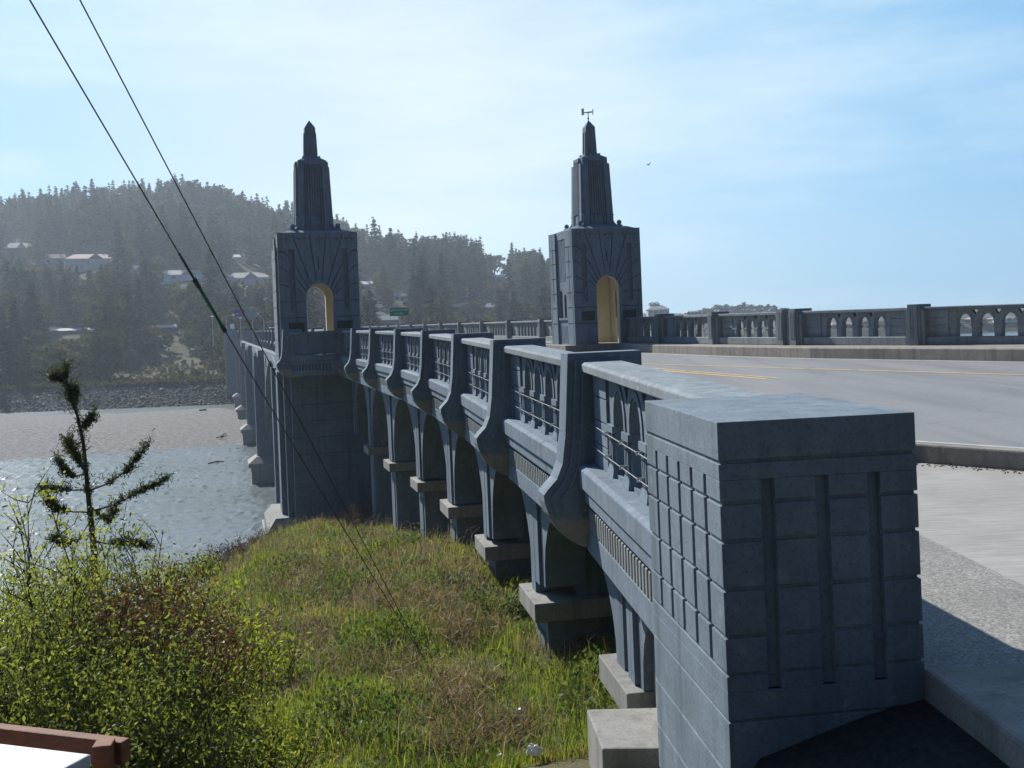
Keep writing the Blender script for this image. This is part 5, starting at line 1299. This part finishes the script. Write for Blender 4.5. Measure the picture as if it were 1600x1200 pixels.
# car on the bridge: only its roof shows above the balustrade
cp = at(432, 520, 112); cp.z = -1.46
car = empty('parked_car', cp, PHI, 'white car on the bridge whose roof shows just left of the left pylon', 'car')
m = MB(); m.frus((-.9, .9, -2.2, 2.2), (-.88, .88, -2.1, 2.1), .35, .95); link('body', m.mesh('body', WHITE), car, bevel=.08)
m = MB(); m.frus((-.82, .82, -1.6, 1.9), (-.68, .68, -1.1, 1.5), .95, 1.62); cab = link('cabin', m.mesh('cabin', GLASS), car, bevel=.05)
m = MB(); m.box(-.70, .70, -1.12, 1.52, 1.62, 1.71); link('roof', m.mesh('roof', WHITE), car, bevel=.03)
for sx in (-1, 1):
    for sy in (-1.35, 1.35):
        m = MB(); m.tube([(sx * .72, sy, .33), (sx * .92, sy, .33)], .33, 14); link('wheel', m.mesh('wheel', DARKMETAL), car)

# ------------------------------------------------------------------ HAZE
hz = MB(); hz.box(-560, 1150, -270, 1350, WATER - 5.5, 92)
hm = bpy.data.materials.new('haze_air'); hm.use_nodes = True; nt = hm.node_tree; nt.nodes.clear()
out = nt.nodes.new('ShaderNodeOutputMaterial'); pv = nt.nodes.new('ShaderNodeVolumePrincipled'); nt.links.new(pv.outputs[0], out.inputs['Volume'])
pv.inputs['Color'].default_value = (.74, .87, 1.0, 1); pv.inputs['Density'].default_value = .00036; pv.inputs['Anisotropy'].default_value = .35
hzo = link('haze', hz.mesh('haze', hm)); hzo['kind'] = 'stuff'

# unseen hillside added behind the camera to block low sky light
nhx = np.linspace(-420, 420, 57); nhy = np.linspace(-260, -14, 33); NX, NY = np.meshgrid(nhx, nhy)
NZ = -2.2 + np.clip((-16 - NY) / 100, 0, 1) ** .85 * (74 + 8 * np.sin(NX * .03) + 6 * np.sin(NX * .011 + 1)) + np.sin(NX * .2) * np.sin(NY * .23) * np.clip((-20 - NY) / 30, 0, 1)
nx, ny = len(nhx), len(nhy); idx = np.arange(nx * ny).reshape(ny, nx)
shade_hill = link('hillside', np_mesh('hillside', np.stack([NX, NY, NZ], -1).reshape(-1, 3), np.stack([idx[:-1, :-1], idx[:-1, 1:], idx[1:, 1:], idx[1:, :-1]], -1).reshape(-1, 4), [plain('shade_hill_dark', (.022, .030, .016), 1, var=.4, scale=.2)])); shade_hill['kind'] = 'structure'  # kept dark so the added slope bounces little light onto near faces
# ------------------------------------------------------------------ LIGHT, SKY, CAMERA
EL, AZ = radians(37), radians(-36)
sun = bpy.data.lights.new('sun', 'SUN'); sun.energy = 5.0; sun.angle = radians(.53); sun.color = (1, .955, .88)
so = bpy.data.objects.new('sun', sun); COL.objects.link(so)
dirv = Vector((sin(AZ) * cos(EL), cos(AZ) * cos(EL), sin(EL))); so.rotation_euler = dirv.to_track_quat('Z', 'Y').to_euler(); so.location = dirv * 50
W = bpy.data.worlds.new('World'); S.world = W; W.use_nodes = True; nt = W.node_tree; bg = nt.nodes['Background']
sky = nt.nodes.new('ShaderNodeTexSky'); sky.sky_type = 'NISHITA'; sky.sun_disc = False; sky.sun_elevation = EL; sky.sun_rotation = AZ
sky.air_density = 1.0; sky.dust_density = .35; sky.ozone_density = 2.5
tc = nt.nodes.new('ShaderNodeTexCoord'); mp = nt.nodes.new('ShaderNodeMapping'); mp.inputs['Scale'].default_value = (1.4, 1.4, 6.5); mp.inputs['Rotation'].default_value = (.0, .35, .4); nt.links.new(tc.outputs['Generated'], mp.inputs['Vector'])
cl = noise(nt, mp.outputs['Vector'], 1.5, 7, .58)
dp = nt.nodes.new('ShaderNodeVectorMath'); dp.operation = 'DOT_PRODUCT'; nt.links.new(tc.outputs['Generated'], dp.inputs[0]); dp.inputs[1].default_value = Vector((-.12, 1, .22)).normalized()
veil = ramp(nt, dp.outputs['Value'], [(.10, (.0, .0, .0)), (.55, (.35, .35, .35)), (.80, (.75, .75, .75)), (1.0, (.92, .92, .92))])
vcol = ramp(nt, dp.outputs['Value'], [(.70, (.25, .61, 1.0)), (.87, (.36, .71, 1.0)), (.96, (.56, .83, 1.0)), (1.0, (.78, .93, 1.0))])
vs_ = nt.nodes.new('ShaderNodeVectorMath'); vs_.operation = 'SCALE'; vs_.inputs['Scale'].default_value = 11.4; nt.links.new(vcol, vs_.inputs[0])
cf = mix(nt, 1.0, ramp(nt, cl, [(.25, (.80, .80, .80)), (.72, (1, 1, 1))]), veil, 'MULTIPLY')
cirrus = mix(nt, 1.0, ramp(nt, cl, [(.46, (0, 0, 0)), (.70, (.38, .38, .38))]), ramp(nt, dp.outputs['Value'], [(.5, (0, 0, 0)), (.75, (1, 1, 1))]), 'MULTIPLY')
nt.links.new(mix(nt, cirrus, mix(nt, cf, mix(nt, 1.0, sky.outputs['Color'], (.62, .84, 1.22), 'MULTIPLY'), vs_.outputs[0]), (11.6, 12.4, 12.6)), bg.inputs['Color']); bg.inputs['Strength'].default_value = .065
cam = bpy.data.cameras.new('camera'); co = bpy.data.objects.new('camera', cam); COL.objects.link(co); S.camera = co
cam.sensor_width = 36; cam.lens = 36.0 * F / 1600; cam.shift_y = -100 / 1600; cam.clip_end = 6000; cam.clip_start = .1
co.matrix_world = Matrix.Rotation(pi / 2, 4, 'X') @ Matrix.Rotation(-atan(ROLL), 4, 'Z')
S.view_settings.view_transform = 'Standard'; S.view_settings.look = 'None'; S.view_settings.exposure = .45; S.view_settings.gamma = 1
S.cycles.max_bounces = 6; S.cycles.volume_bounces = 0; S.cycles.transparent_max_bounces = 8; S.cycles.use_denoising = True
